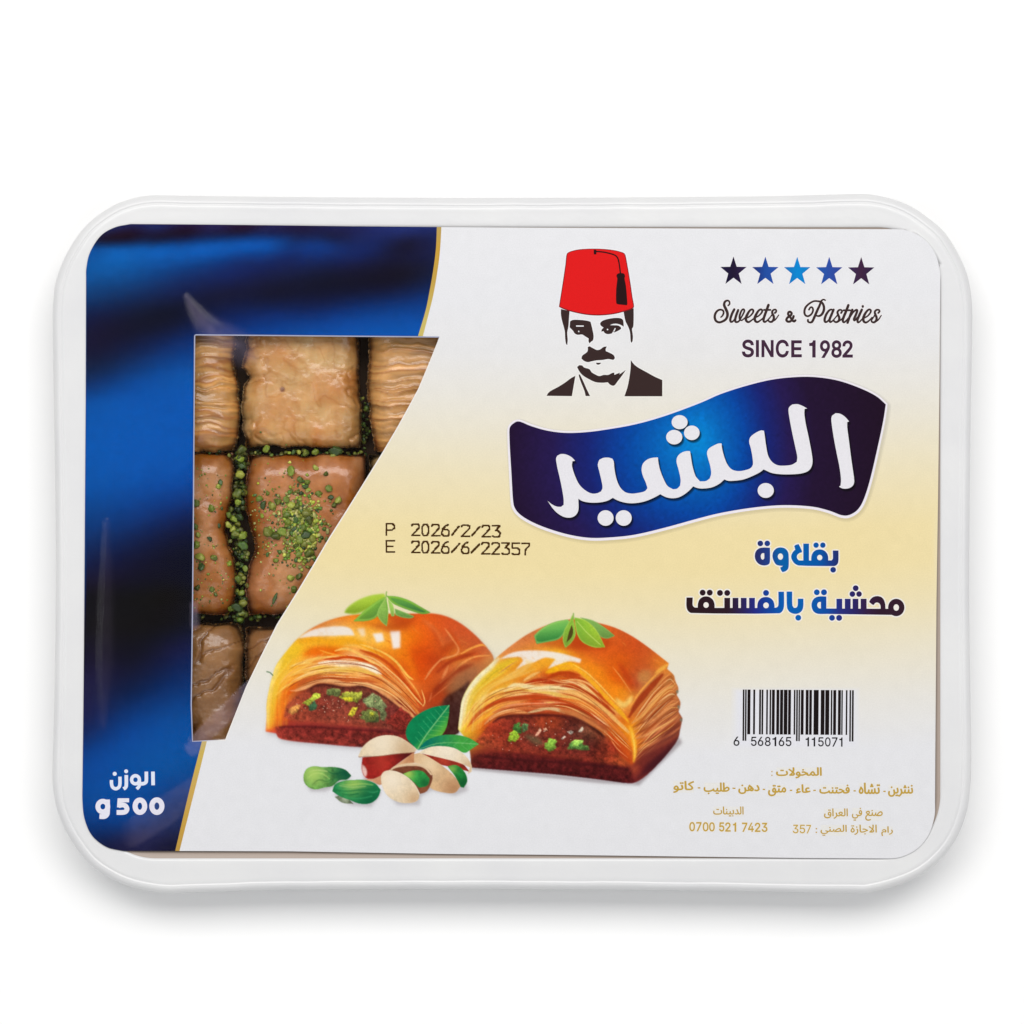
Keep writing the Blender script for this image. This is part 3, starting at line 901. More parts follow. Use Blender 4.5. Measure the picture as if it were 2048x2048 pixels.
# ---------------------------------------------------------------- Sweets & Pastries
def build_script():
    A = [([(390,225),(422,190),(410,135),(365,120),(318,150),(305,220),(340,300),(372,380),(372,460),(330,530),(250,575),(185,585),(125,550),(102,480),(115,400),(165,335),(225,315),(280,335),(292,385),(270,440),(235,475)], [26,28,30,34,42,50,54,54,50,46,42,42,44,46,44,38,34,34,34,30,24]),
         ([(520,310),(470,410),(436,520),(450,575),(490,565),(545,500)], [46,48,46,40,30,22]),
         ([(605,325),(565,430),(540,530),(555,578),(610,570),(660,500),(715,400),(738,335),(715,305),(675,340),(640,430),(635,500),(655,538),(690,540),(750,490)], [44,48,46,40,32,26,30,34,32,34,38,36,30,26,22]),
         ([(775,500),(850,460),(915,390),(930,335),(900,308),(850,340),(800,420),(770,500),(785,560),(830,580),(890,545),(955,490)], [22,26,32,38,34,40,50,52,46,38,28,22]),
         ([(965,490),(1040,450),(1105,385),(1120,335),(1090,308),(1040,340),(990,420),(960,500),(975,560),(1020,580),(1080,545),(1145,490)], [22,26,32,38,34,40,50,52,46,38,28,22]),
         ([(1255,215),(1210,340),(1160,480),(1150,550),(1175,580),(1225,550),(1290,480)], [50,50,50,44,36,28,20]),
         ([(1160,320),(1295,320)], [34, 34]),
         ([(1392,385),(1422,355),(1412,318),(1375,315),(1338,350),(1340,400),(1368,460),(1366,520),(1330,572),(1285,575),(1252,550)], [36,34,32,32,38,44,46,44,40,36,30]),
         ([(1240,545),(1290,480),(1350,400)], [22, 22, 24]),
         ([(1320,575),(1400,530),(1475,430)], [26, 24, 16]),
         ([(1832,545),(1805,565),(1770,545),(1725,480),(1680,420),(1685,375),(1722,362),(1752,395),(1730,440),(1665,485),(1640,535),(1670,570),(1725,565),(1775,510),(1795,455)], 44)]
    B = [([(650,112),(610,97),(565,130),(530,220),(470,350),(410,490),(370,570),(325,590),(280,570),(278,535)], [24,26,34,44,48,48,44,36,34,36]),
         ([(300,315),(330,268),(370,268),(388,330),(352,410),(280,455),(220,430),(202,360),(225,270),(300,190),(400,135),(490,133),(570,155),(615,230),(620,320),(580,410),(520,450),(455,445)], [30,30,32,34,34,34,36,40,38,34,32,32,38,46,48,46,38,26]),
         ([(815,325),(770,312),(720,345),(670,420),(638,510),(642,570),(680,578),(735,520),(790,420),(825,330)], [30,34,40,46,48,42,34,26,26,30]),
         ([(828,315),(780,430),(742,530),(756,580),(800,560),(855,500)], [44,48,46,38,28,20]),
         ([(990,385),(1010,350),(988,320),(945,325),(912,370),(928,430),(950,490),(940,550),(890,582),(845,568),(832,540)], [36,34,30,34,40,44,46,44,38,34,28]),
         ([(840,520),(905,440),(930,400)], [20, 22, 22]), ([(930,570),(1000,520),(1035,470)], [26, 24, 20]),
         ([(1145,220),(1100,340),(1042,480),(1026,550),(1050,586),(1100,550),(1165,470)], [48,50,50,44,36,28,22]),
         ([(1045,328),(1180,328)], [34, 34]),
         ([(1230,318),(1180,450),(1128,595)], [46, 46, 46]),
         ([(1175,490),(1250,370),(1308,322),(1336,335),(1305,430),(1265,515),(1282,548),(1335,480)], [22,28,36,42,46,42,30,20]),
         ([(1435,315),(1382,430),(1342,530),(1352,586),(1392,570),(1455,500)], [46,48,46,38,28,20]),
         ([(1478,500),(1560,450),(1618,380),(1626,330),(1590,310),(1540,350),(1490,430),(1465,510),(1480,570),(1525,590),(1590,550),(1655,480)], [22,26,32,38,34,40,50,52,46,38,28,22]),
         ([(1788,385),(1815,350),(1798,320),(1750,320),(1714,360),(1726,420),(1750,480),(1745,540),(1700,586),(1652,576),(1640,550)], [34,34,32,34,40,44,46,44,40,34,28]),
         ([(1640,545),(1690,470),(1722,410)], [20, 22, 22]),
         ([(1720,578),(1790,530),(1852,438)], [26, 24, 16])]
    p = Print()
    for strokes, tf, extra in ((A, T(1420, 590, .093168), []), (B, T(1590, 590, .093168), [circle(1455, 245, 27, 32)])):
        k = .093168
        rb = [ribbon(tf(s), (np.array(w, float) + 9) * k if not np.isscalar(w) else (w + 9) * k) for s, w in strokes] + [tf(e) for e in extra]
        hb = [ribbon(tf(s), (np.array(w, float) + 44) * k if not np.isscalar(w) else (w + 44) * k) for s, w in strokes] + [cx_cy_scale(tf(e), tf([(1455, 245)])[0], 1.7) for e in extra]
        p.add(hb, (240, 236, 237), 1)
        p.add(rb, (60, 46, 45), 2)
    p.build("script_lettering", LABEL, M_PRINT)


build_script()


# ---------------------------------------------------------------- weight
def build_weight():
    k = .08799
    tf = T(180, 1530, k)
    st = [([(1430,150),(1435,460)], 82, "flat"), ([(1280,150),(1280,350),(1262,400),(1210,424),(1150,426),(1080,426)], 80, "flat"),
          ([(1120,330),(1128,420),(1112,490),(1062,545)], 74, "flat"), ([(825,228),(825,450),(808,510),(762,545)], 80, "flat"),
          ([(680,265),(680,430),(655,505),(585,540),(515,505),(490,430),(487,342)], 76, "flat")]
    rb = [ribbon(tf(s), w * k, cap=c) for s, w, c in st]
    r = ribbon(tf(circle(1034, 335, 88, 92, 20)), 76 * k, closed=True, n=2)
    rb += [r, tf(circle(822, 143, 44)), tf(circle(562, 200, 46))]
    p = Print()
    p.add(rb, (226, 232, 248), 1)
    p.build("weight_lettering", LABEL, M_PRINT)
    q = Print()
    b = [ribbon(tf(circle(1134, 937, 108, 140, 24)), 116 * k, closed=True, n=2), ribbon(tf(circle(1520, 935, 114, 142, 24)), 116 * k, closed=True, n=2),
         ribbon(tf(circle(292, 945, 112, 120, 24)), 112 * k, closed=True, n=2),
         ribbon(tf([(398, 785), (398, 1060), (378, 1135), (320, 1172), (215, 1170)]), 108 * k, cap="flat"),
         ribbon(tf([(888, 802), (640, 802)]), 92 * k, cap="flat"), ribbon(tf([(678, 760), (664, 965)]), 100 * k, cap="flat"),
         ribbon(tf([(650, 925), (730, 905), (805, 930), (840, 1000), (810, 1058), (740, 1078), (605, 1078)]), 110 * k, cap="flat")]
    q.add(b, (232, 230, 242), 1)
    q.build("weight_lettering", LABEL, M_PRINT)


build_weight()


# ---------------------------------------------------------------- product name, two lines
def build_product_name():
    def put(p, solids, holes, tf, colf, k):
        S_ = [tf(s) for s in solids]; H_ = [tf(h) for h in holes]
        p.add([shifted(np.asarray(s), 2.6) if not isinstance(s, tuple) else s for s in S_], (241, 236, 228), 1)
        p.add(S_, colf, 2, holes=H_, grid=5)
    k = .1087; tf = T(1490, 1070, k)
    sol = [soft([(460,235),(460,480),(445,530),(400,555),(330,560),(250,530),(195,460),(180,390),(200,300),(260,245),(340,230)], 3, 60), circle(282,155,52), circle(410,155,52),
           soft([(655,228),(740,250),(795,320),(805,400),(805,560),(795,620),(750,665),(690,685),(665,650),(648,600),(700,570),(640,565),(575,545),(530,480),(505,400),(520,310),(580,245)], 3, 50),
           soft([(1000,467),(1590,467),(1615,440),(1615,285),(1720,285),(1720,470),(1705,530),(1660,568),(1600,572),(990,562),(920,530),(870,470),(848,400),(865,340),(900,290),(925,270),(905,205),(925,185),(985,165),(1005,200),(1050,300),(1045,320),(1000,335),(965,365),(955,410),(972,448)], 3, 45),
           rect(1072,158,1178,500), soft([(1220,500),(1220,400),(1240,340),(1290,285),(1375,264),(1455,285),(1510,340),(1530,400),(1530,500)], 3, 60),
           circle(1308,187,50), circle(1432,187,50), circle(1622,640,52)]
    hol = [soft([(355,335),(355,430),(330,455),(300,440),(290,390),(300,350),(325,335)], 3), circle(652,397,48,58), circle(1375,415,48,50)]
    p = Print()
    put(p, sol, hol, tf, grad([(1510, (42, 44, 100)), (1540, (34, 66, 140)), (1560, (10, 95, 165)), (1600, (5, 94, 172)), (1640, (8, 86, 165)), (1662, (30, 60, 135)), (1678, (38, 48, 105))]), k)
    p.build("product_lettering", LABEL, M_PRINT)
    q = Print()
    k = .1294; tf = T(1590, 1160, k)
    sol = [soft([(485,255),(360,255),(290,290),(255,370),(260,430),(290,490),(350,522),(500,525),(1500,540),(1500,445),(485,440)], 3, 60),
           circle(1565,425,127,135), circle(337,190,45), circle(448,190,46)] + [rect(a, 290, b, 460) for a, b in ((640,730),(770,860),(890,980),(1015,1107))] + \
          [circle(938,127,45), circle(887,217,44), circle(990,217,43), circle(572,585,45), circle(682,585,46),
           soft([(1145,340),(1165,300),(1210,262),(1275,248),(1345,270),(1388,340),(1400,460),(1322,460),(1320,395),(1300,360),(1262,348),(1235,360),(1215,385),(1195,380)], 3, 70)]
    hol = [circle(1565,425,42,50), soft([(400,340),(400,440),(370,435),(345,400),(350,360),(375,340)], 3, 50)]
    put(q, sol, hol, tf, grad([(1620, (12, 92, 172)), (1655, (20, 75, 160)), (1680, (42, 48, 126)), (1710, (44, 38, 98)), (1735, (54, 32, 66)), (1760, (50, 28, 46)), (1810, (54, 32, 44))]), k)
    tf = T(1360, 1160, k)
    sol = [soft([(100,270),(198,270),(198,395),(230,425),(1450,430),(1500,420),(1520,390),(1520,180),(1608,180),(1608,400),(1590,470),(1540,515),(170,510),(125,480),(100,420)], 3, 50),
           soft([(275,440),(275,380),(295,310),(345,265),(405,252),(465,268),(515,315),(535,380),(535,440)], 3, 60),
           circle(350,195,46), circle(460,195,46), circle(618,200,46), circle(730,200,46)] + [rect(a, 276, b, 450) for a, b in ((685,775),(812,903),(940,1030),(1068,1158))] + \
          [soft([(1195,450),(1195,390),(1215,320),(1265,275),(1328,262),(1390,275),(1440,320),(1460,385),(1460,450)], 3, 60), circle(1330,200,46),
           soft([(1647,178),(1735,178),(1738,390),(1760,430),(1800,425),(1818,390),(1820,288),(1908,288),(1905,420),(1880,480),(1820,520),(1750,520),(1690,490),(1655,430)], 3, 60), circle(1828,583,45)]
    hol = [circle(403,387,41,44), circle(1330,392,43,45)]
    put(q, sol, hol, tf, grad([(1370, (44, 26, 30)), (1455, (46, 28, 38)), (1480, (46, 34, 78)), (1510, (38, 44, 130)), (1540, (20, 70, 158)), (1570, (8, 96, 180)), (1610, (10, 95, 172))]), k)
    q.build("product_lettering", LABEL, M_PRINT)


build_product_name()

# ---------------------------------------------------------------- dates in dots
DOT = {"P": [[(0, 1), (0, 0), (.72, 0), (.98, .16), (.98, .38), (.72, .54), (0, .54)]], "E": [[(1, 0), (0, 0), (0, 1), (1, 1)], [(0, .5), (.85, .5)]],
       "2": [[(0, .14), (.2, 0), (.75, 0), (.97, .12), (.97, .3), (.0, 1), (1, 1)]], "0": [[(.25, 0), (.72, 0), (.95, .2), (.95, .8), (.72, 1), (.25, 1), (.05, .8), (.05, .2), (.25, 0)]],
       "6": [[(.85, .0), (.5, .08), (.15, .38), (.05, .6), (.05, .86), (.25, 1), (.75, 1), (.97, .86), (.97, .6), (.78, .45), (.15, .45)]], "/": [[(0, .9), (1, .12)]],
       "3": [[(0, 0), (.97, 0), (.45, .4), (.8, .48), (1, .66), (.95, .9), (.7, 1), (.25, 1), (0, .9)]],
       "5": [[(.97, 0), (.05, 0), (.05, .42), (.7, .42), (.97, .58), (.97, .85), (.75, 1), (.2, 1), (0, .9)]], "7": [[(0, 0), (.97, 0), (.97, .16), (.45, .55), (.38, 1)]]}


def build_dates():
    tf = T(740, 1020, .18634)
    p = Print()
    row1 = [("P", 176, 262, 147)] + [(c, a, b, 152 + (a - 447) * .019) for c, a, b in (("2", 449, 533), ("0", 560, 628), ("2", 664, 748), ("6", 770, 853), ("/", 880, 955), ("2", 983, 1070), ("/", 1095, 1178), ("2", 1205, 1288), ("3", 1315, 1398))]
    row2 = [("E", 176, 262, 330)] + [(c, a, b, 336 + (a - 447) * .019) for c, a, b in (("2", 449, 533), ("0", 560, 628), ("2", 662, 744), ("6", 768, 850), ("/", 877, 962), ("6", 982, 1065), ("/", 1088, 1178), ("2", 1199, 1283), ("2", 1310, 1390), ("3", 1417, 1497), ("5", 1527, 1608), ("7", 1632, 1716))]
    SS = []
    for ch, a, b, y in row1 + row2:
        for s in DOT[ch]:
            P = np.array([(a + x * (b - a), y + t * 122) for x, t in s])
            Q = resample(P, 3.0)
            G = np.unique(np.round((Q - np.array([a, y])) / 8.6).astype(int), axis=0)      # the jets fire on a grid
            for gx, gy in G:
                h = RNG.uniform(7.8, 9.4)
                o = np.array([a + gx * 8.6, y + gy * 8.6]) + RNG.uniform(-.8, .8, 2)
                SS.append(tf([o + (-h, -h), o + (h, -h), o + (h, h), o + (-h, h)]))
    p.add(SS, (72, 46, 20), 1)
    p.build("date_lettering", LABEL, M_PRINT)


build_dates()


# ---------------------------------------------------------------- barcode
def build_barcode():
    k = .14493; tf = T(1450, 1370, k)
    p = Print()
    def patch(v):
        e = np.minimum.reduce([(v[:, 0] - 1461) / 16, (1722 - v[:, 0]) / 16, (v[:, 1] - 1374) / 10, (1499 - v[:, 1]) / 10]).clip(0, 1)[:, None]
        return ink(cream_srgb(v) * (1 - e) + np.array([229, 229, 235]) * e)
    p.add([rect(1461, 1374, 1722, 1499)], patch, 1, grid=5)
    tall = [(245,268),(277,299),(983,1006),(1016,1036),(1718,1740),(1752,1777)]
    bars = [(310,352),(390,417),(472,498),(506,530),(570,593),(616,638),(648,688),(710,750),(760,803),(812,863),(872,911),(950,972),(1047,1087),(1114,1154),(1163,1200),(1224,1293),(1322,1375),(1384,1440),(1460,1482),(1494,1535),(1560,1600),(1607,1626),(1668,1690)]
    SS = []
    for lst, dy in ((tall, 708), (bars, 618)):
        for a, b in lst:
            y0 = 62 + (a - 245) * .0066
            SS.append(tf([(a + 1, y0), (b + 1, y0), (b - 4, y0 + dy), (a - 4, y0 + dy)]))
    p.add(SS, (28, 22, 22), 2)
    it = [("6", 117, 200)] + [(c, a, b) for c, a, b in zip("568165", (358, 452, 550, 655, 740, 838), (437, 530, 630, 708, 820, 917))] + \
         [(c, a, b) for c, a, b in zip("115071", (1112, 1197, 1285, 1380, 1475, 1578), (1160, 1245, 1363, 1457, 1553, 1622))]
    put_glyphs(p, [(c, a, b, 712 + (a - 117) * .0075, 840 + (a - 117) * .0075) for c, a, b in it], (32, 30, 34), 2, tf, bold=8)
    p.build("barcode", LABEL, M_PRINT)


build_barcode()

# ---------------------------------------------------------------- small gold lettering
AR = {"ا": (0x8D, 2), "ب": (0x8F, 4), "ت": (0x95, 4), "ج": (0x9D, 4), "ح": (0xA1, 4), "خ": (0xA5, 4), "د": (0xA9, 2), "ر": (0xAD, 2), "ز": (0xAF, 2),
      "ش": (0xB5, 4), "ص": (0xB9, 4), "ط": (0xC1, 4), "ع": (0xC9, 4), "ف": (0xD1, 4), "ق": (0xD5, 4), "ك": (0xD9, 4), "ل": (0xDD, 4), "م": (0xE1, 4),
      "ن": (0xE5, 4), "ه": (0xE9, 4), "و": (0xED, 2), "ي": (0xF1, 4), "ة": (0x93, 2), "ث": (0x99, 4), "ء": (0x80, 1)}


def shape_arabic(w):
    """Contextual letter forms, returned in visual (left to right) order."""
    w = w.replace("لا", "\u0001")
    out = []
    for i, ch in enumerate(w):
        pj = i > 0 and (AR.get(w[i - 1], (0, 1))[1] == 4)
        if ch == "\u0001":
            out.append(chr(0xFEFC if pj else 0xFEFB)); continue
        base, n = AR[ch]
        nj = i + 1 < len(w) and (w[i + 1] == "\u0001" or AR[w[i + 1]][1] >= 2)
        if n == 1:
            k = 0
        elif n == 2:
            k = 1 if pj else 0
        else:
            k = 3 if (pj and nj) else 1 if pj else 2 if nj else 0
        out.append(chr(0xFE00 + base + k))
    return "".join(reversed(out))


def text_mesh(s):
    """A word as a flat mesh, filled from its own outlines."""
    c = bpy.data.curves.new("t", "FONT")
    c.body = s; c.resolution_u = 3; c.fill_mode = "NONE"
    o = bpy.data.objects.new("t", c); COL.objects.link(o)
    bpy.context.view_layer.update()
    me = o.to_mesh()
    co = np.array([(q.co.x, q.co.y) for q in me.vertices])
    nb = {}
    for e in me.edges:
        a, b = e.vertices
        nb.setdefault(a, []).append(b); nb.setdefault(b, []).append(a)
    o.to_mesh_clear()
    bpy.data.objects.remove(o); bpy.data.curves.remove(c)
    seen, loops = set(), []
    for v0 in nb:
        if v0 in seen:
            continue
        lp, v, prev = [v0], v0, None
        seen.add(v0)
        while True:
            nx = [q for q in nb[v] if q != prev and q not in seen]
            if not nx:
                break
            prev, v = v, nx[0]
            seen.add(v); lp.append(v)
        if len(lp) > 2:
            loops.append(co[lp] * 100)
    area = lambda a: (a[:, 0] * np.roll(a[:, 1], -1) - np.roll(a[:, 0], -1) * a[:, 1]).sum()
    solid, hole = [], []
    for i, a in enumerate(loops):                   # a loop inside an odd number of others is a hole
        n = sum(bool(winding(b, a[:1])[0]) for j, b in enumerate(loops) if j != i and abs(area(b)) > abs(area(a)))
        (hole if n % 2 and area(a) * max(((abs(area(b)), area(b)) for j, b in enumerate(loops) if j != i and winding(b, a[:1])[0]), default=(0, 0))[1] < 0 else solid).append(a)
    v, f = fill(solid, hole)
    return v / 100, f[:, ::-1]


GOLDC = (196, 160, 66)


def put_text(p, s, x0, x1, y0, y1, off=0.0, color=GOLDC, layer=2):
    v, f = text_mesh(s)
    lo, hi = v.min(0), v.max(0)
    q = np.stack([x0 + (v[:, 0] - lo[0]) / (hi[0] - lo[0]) * (x1 - x0), y1 - (v[:, 1] - lo[1]) / (hi[1] - lo[1]) * (y1 - y0)], 1)
    g = 0.9 if off > .02 else 0.45
    for k, (a, b) in enumerate(((0, 0), (-g, 0), (g, 0), (0, -g * .7), (0, g * .7))):   # ink spread
        p.v.append(Wa(q + np.array([a, b]), ZL + (layer + k * .4) * STEP)); p.f.append(f + p.n); p.n += len(q)
        p.c.append(np.broadcast_to(ink(color), (len(q), 3)))
    m = 2.0
    p.add([rect(x0, y0, x1, y1)], (232, 230, 226), layer - 1)


def build_small_print():
    k = .2795
    X = lambda u: 1320 + u * k
    Y = lambda v: 1360 + v * k
    lines = [("contents_lettering", .028, [("المخولات", 833, 1155, 626, 702)], [(797, 805, 655), (797, 805, 682)]),
             ("ingredients_lettering", .024, [("كاتو", 97, 242, 724, 806), ("طليب", 315, 495, 735, 816), ("دهن", 563, 710, 750, 814), ("متق", 776, 900, 752, 830), ("عاء", 975, 1075, 748, 810),
                                              ("فحتنت", 1143, 1355, 750, 812), ("تشاه", 1425, 1572, 736, 814), ("ننثرين", 1635, 1808, 752, 834)],
              [(270, 289, 772), (519, 540, 775), (735, 752, 783), (929, 946, 790), (1097, 1115, 790), (1385, 1401, 793), (1598, 1615, 797)]),
             ("phone_heading", .010, [("الدبينات", 382, 597, 906, 976)], []),
             ("maker_lettering", .010, [("صنع", 1470, 1592, 930, 1006), ("في", 1375, 1445, 915, 1006), ("العراق", 1175, 1343, 920, 992)], []),
             ("licence_lettering", .010, [("رام", 1585, 1665, 1048, 1116), ("الاجازة", 1365, 1550, 1036, 1108), ("الصني", 1150, 1335, 1037, 1114)], [(1114, 1124, 1064), (1114, 1124, 1090)])]
    for name, off, words, dashes in lines:
        p = Print()
        for w, a, b, y0, y1 in words:
            put_text(p, shape_arabic(w), X(a), X(b), Y(y0), Y(y1), off)
        if dashes: p.add([rect(X(a), Y(y) - 1.3, X(b), Y(y) + 1.3) for a, b, y in dashes], GOLDC, 2)
        p.build(name, LABEL, M_PRINT)
    p = Print()
    k = .119; tf = T(1370, 1600, k)
    it = [(c, a, b, 370 + (a - 75) * .011, 526 + (a - 75) * .010) for c, a, b in (("0", 72, 168), ("7", 188, 278), ("0", 298, 395), ("0", 405, 500), ("5", 572, 662), ("2", 675, 768), ("1", 806, 860), ("7", 958, 1047), ("4", 1060, 1156), ("2", 1173, 1268), ("3", 1288, 1386))]
    put_glyphs(p, it, GOLDC, 1, tf, bold=15, halo=(236, 230, 218), halo_w=1.4)
    tf = T(1580, 1600, k)
    put_glyphs(p, [("3", 48, 142, 416, 560), ("5", 163, 255, 416, 560), ("7", 272, 352, 418, 562)], GOLDC, 1, tf, bold=5, halo=(236, 230, 218), halo_w=1.4)
    p.build("phone_lettering", LABEL, M_PRINT)


build_small_print()


# ================================================================ the pastries inside
def pastry_material():
    m, N, L, b = new_mat("syrupy_pastry")
    a = N.new("ShaderNodeAttribute"); a.attribute_name = "Col"
    tc = N.new("ShaderNodeTexCoord")
    nz = N.new("ShaderNodeTexNoise"); nz.inputs["Scale"].default_value = 330; nz.inputs["Detail"].default_value = 5
    L.new(tc.outputs["Object"], nz.inputs["Vector"])
    mr = N.new("ShaderNodeMapRange")
    mr.inputs[1].default_value = 0.3; mr.inputs[2].default_value = 0.7; mr.inputs[3].default_value = 0.92; mr.inputs[4].default_value = 1.07
    L.new(nz.outputs["Fac"], mr.inputs[0])
    mx = N.new("ShaderNodeMix"); mx.data_type = "RGBA"; mx.blend_type = "MULTIPLY"; mx.inputs[0].default_value = 1.0
    L.new(a.outputs["Color"], mx.inputs[6]); L.new(mr.outputs[0], mx.inputs[7])
    L.new(mx.outputs[2], b.inputs["Base Color"])
    b.inputs["Roughness"].default_value = 0.38
    b.inputs["Specular IOR Level"].default_value = 0.35
    b.inputs["Coat Weight"].default_value = 0.5
    b.inputs["Coat Roughness"].default_value = 0.16
    b.inputs["Subsurface Weight"].default_value = 0.25
    b.inputs["Subsurface Radius"].default_value = (1.0, 0.5, 0.22)
    b.inputs["Subsurface Scale"].default_value = 0.0022
    n2 = N.new("ShaderNodeTexNoise"); n2.inputs["Scale"].default_value = 520; n2.inputs["Detail"].default_value = 4
    L.new(tc.outputs["Object"], n2.inputs["Vector"])
    bp = N.new("ShaderNodeBump"); bp.inputs["Strength"].default_value = 0.3; bp.inputs["Distance"].default_value = 0.0006
    L.new(n2.outputs["Fac"], bp.inputs["Height"]); L.new(bp.outputs[0], b.inputs["Normal"]); L.new(bp.outputs[0], b.inputs["Coat Normal"])
    return m


M_PASTRY = pastry_material()
PIECES = []
KIN = KLAB * 1.0


def pig(c):
    return np.clip(lin(c) / KIN, 0.002, 0.9)


def make_piece(label, xl, xr, y0, y1, top, kind, seed, tone, group="pastries inside the box"):
    """xl / xr: left and right edge as lists of (y, x); top in mm."""
    st = 2.2
    top -= 2.2
    ny = int((y1 - y0) / st) + 1
    ys = np.linspace(y0, y1, ny)
    xL = np.interp(ys, [p[0] for p in xl], [p[1] for p in xl]) + 4.5 * fbm(ys / 22, ys * 0, 4, seed)
    xR = np.interp(ys, [p[0] for p in xr], [p[1] for p in xr]) + 4.5 * fbm(ys / 22, ys * 0 + 9, 4, seed)
    nx = int((xR - xL).mean() / st) + 1
    uu = np.linspace(0, 1, nx)
    X = xL[:, None] + (xR - xL)[:, None] * uu[None]
    Y = np.repeat(ys[:, None], nx, 1)
    Y = Y + (7.0 * fbm(X / 36, X * 0 + 3, 3, seed + 5)) * np.where(Y < (y0 + y1) / 2, np.clip(1 - (Y - y0) / 40, 0, 1), np.clip(1 - (y1 - Y) / 40, 0, 1))
    dx = np.minimum(X - xL[:, None], xR[:, None] - X)
    dy = np.minimum(Y - Y[:1], Y[-1:] - Y)
    r = {"ridged": 46, "smooth": 40, "glazed": 44, "wet": 46}[kind]

    def drop(d):
        t = np.clip(1 - d / r, 0, 1)
        return r * (1 - np.sqrt(np.clip(1 - t * t, 0, 1)))
    px_mm = S * 1000
    Z = top - drop(dx) * px_mm * 1.15 - drop(dy) * px_mm * 0.8
    cx, cy = (X - xL.mean()) / (xR.mean() - xL.mean()), (Y - y0) / (y1 - y0)
    base = np.array(tone, float)
    C = np.ones(X.shape + (3,)) * base
    if kind == "ridged":
        wv = Y + 16 * fbm(X / 70, Y / 60, 3, seed) + 4 * fbm(X / 24, Y / 20, 2, seed + 3)
        n1 = vnoise(X / 260, wv / 11.0, seed + 1)
        n2 = vnoise(X / 120, wv / 5.0, seed + 2)
        fold = -np.abs(n1) ** 0.7
        Z += 0.62 * (fold + .4) + 0.16 * n2 + 0.35 * fbm(X / 50, Y / 50, 2, seed + 9)
        crack = np.exp(-(n1 / 0.12) ** 2)
        C *= (1 + 0.10 * n2 + 0.18 * fbm(X / 40, Y / 16, 3, seed + 4))[..., None]
        C = C * (1 - crack[..., None] * np.array([.16, .27, .38]))
        C = C + np.clip(n2, 0, 1)[..., None] * np.array([16, 14, 8])
    elif kind == "smooth":
        f = fbm(X / 62, Y / 70, 4, seed)
        g = fbm((X + 20 * f) / 34, (Y + 20 * f) / 34, 3, seed + 2)
        e = np.clip(1 - dx / 52, 0, 1) + 0.5 * np.clip(1 - dy / 40, 0, 1)
        Z += 0.55 * f + 0.95 * g * (0.28 + e) - 0.9 * np.exp(-((g) / 0.10) ** 2) * np.clip(e, 0, 1)
        streak = fbm(X / 12, Y / 90, 3, seed + 6)
        C = C + np.clip(f + .1, -1, 1)[..., None] * np.array([-4, -34, -44]) + streak[..., None] * np.array([9, 11, 12])
        C = C + (np.clip(e, 0, 1) * (0.5 + g))[..., None] * np.array([8, 16, 24])
        if seed == 23:                                    # the small brown spot baked into it
            C = C - np.clip(1.4 - ((X - 565) ** 2 + (Y - 779) ** 2) / 28, 0, 1)[..., None] * np.array([70, 72, 54])
        C = C - np.exp(-(g / 0.06) ** 2)[..., None] * np.array([12, 16, 18])
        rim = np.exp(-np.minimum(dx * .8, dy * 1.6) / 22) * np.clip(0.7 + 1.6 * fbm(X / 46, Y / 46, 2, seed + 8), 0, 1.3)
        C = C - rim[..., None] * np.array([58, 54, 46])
    elif kind == "glazed":
        f = fbm(X / 84, Y / 96, 4, seed)
        g = fbm(X / 26, Y / 30, 3, seed + 2)
        Z += 0.8 * f + 0.20 * g
        C = C + np.clip(f * 2.2, -1, 1)[..., None] * np.array([16, 20, 34]) + g[..., None] * np.array([10, 7, 8])
        orange = np.clip(fbm(X / 60, Y / 60, 3, seed + 7) * 2.4, 0, 1)
        pale = np.clip(fbm(X / 52 + 7, Y / 64, 3, seed + 12) * 2.6 + .15, 0, 1)
        C = C * (1 - orange[..., None] * .7) + np.array([170, 96, 30.0]) * orange[..., None] * .7
        C = C * (1 - pale[..., None] * .55) + np.array([204, 152, 112.0]) * pale[..., None] * .55
        C = C + fbm(X / 9, Y / 9, 3, seed + 14)[..., None] * np.array([16, 14, 12])
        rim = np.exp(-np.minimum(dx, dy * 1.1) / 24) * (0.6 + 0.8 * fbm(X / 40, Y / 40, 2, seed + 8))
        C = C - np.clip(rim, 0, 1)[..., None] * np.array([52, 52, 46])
    else:
        f = fbm(X / 60, Y / 60, 4, seed)
        w = (X * 0.6 + Y * 0.8) + 26 * f
        n1 = vnoise(w / 22, (X - Y) / 160, seed + 1)
        Z += 0.8 * f - 0.6 * np.exp(-(n1 / .1) ** 2) + 0.18 * fbm(X / 12, Y / 12, 3, seed + 3)
        C = C + f[..., None] * np.array([34, 30, 24]) - np.exp(-(n1 / .12) ** 2)[..., None] * np.array([30, 30, 26])
    V = [Wa(np.stack([X.ravel(), Y.ravel()], 1), Z.ravel() * 0.001)]
    col = [pig(np.clip(C, 12, 250)).reshape(-1, 3)]
    F = []
    idx = np.arange(ny * nx).reshape(ny, nx)
    q = np.stack([idx[:-1, :-1], idx[1:, :-1], idx[1:, 1:], idx[:-1, 1:]], -1).reshape(-1, 4)
    F.append(q)
    ed = np.concatenate([idx[0, :], idx[1:, -1], idx[-1, -2::-1], idx[-2:0:-1, 0]])
    n = len(ed); prev = ed; off = ny * nx
    P0 = V[0][ed]
    for k, zz in enumerate((0.012, 0.007, 0.0019)):
        P = P0.copy()
        P[:, 2] = zz * np.ones(n)
        P[:, :2] += (RNG.random((n, 2)) - .5) * 0.0003
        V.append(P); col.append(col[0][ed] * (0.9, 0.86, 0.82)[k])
        cur = np.arange(off, off + n); off += n
        F.append(np.stack([prev, np.roll(prev, -1), np.roll(cur, -1), cur], 1))
        prev = cur
    VV, FF = np.vstack(V), np.vstack(F)
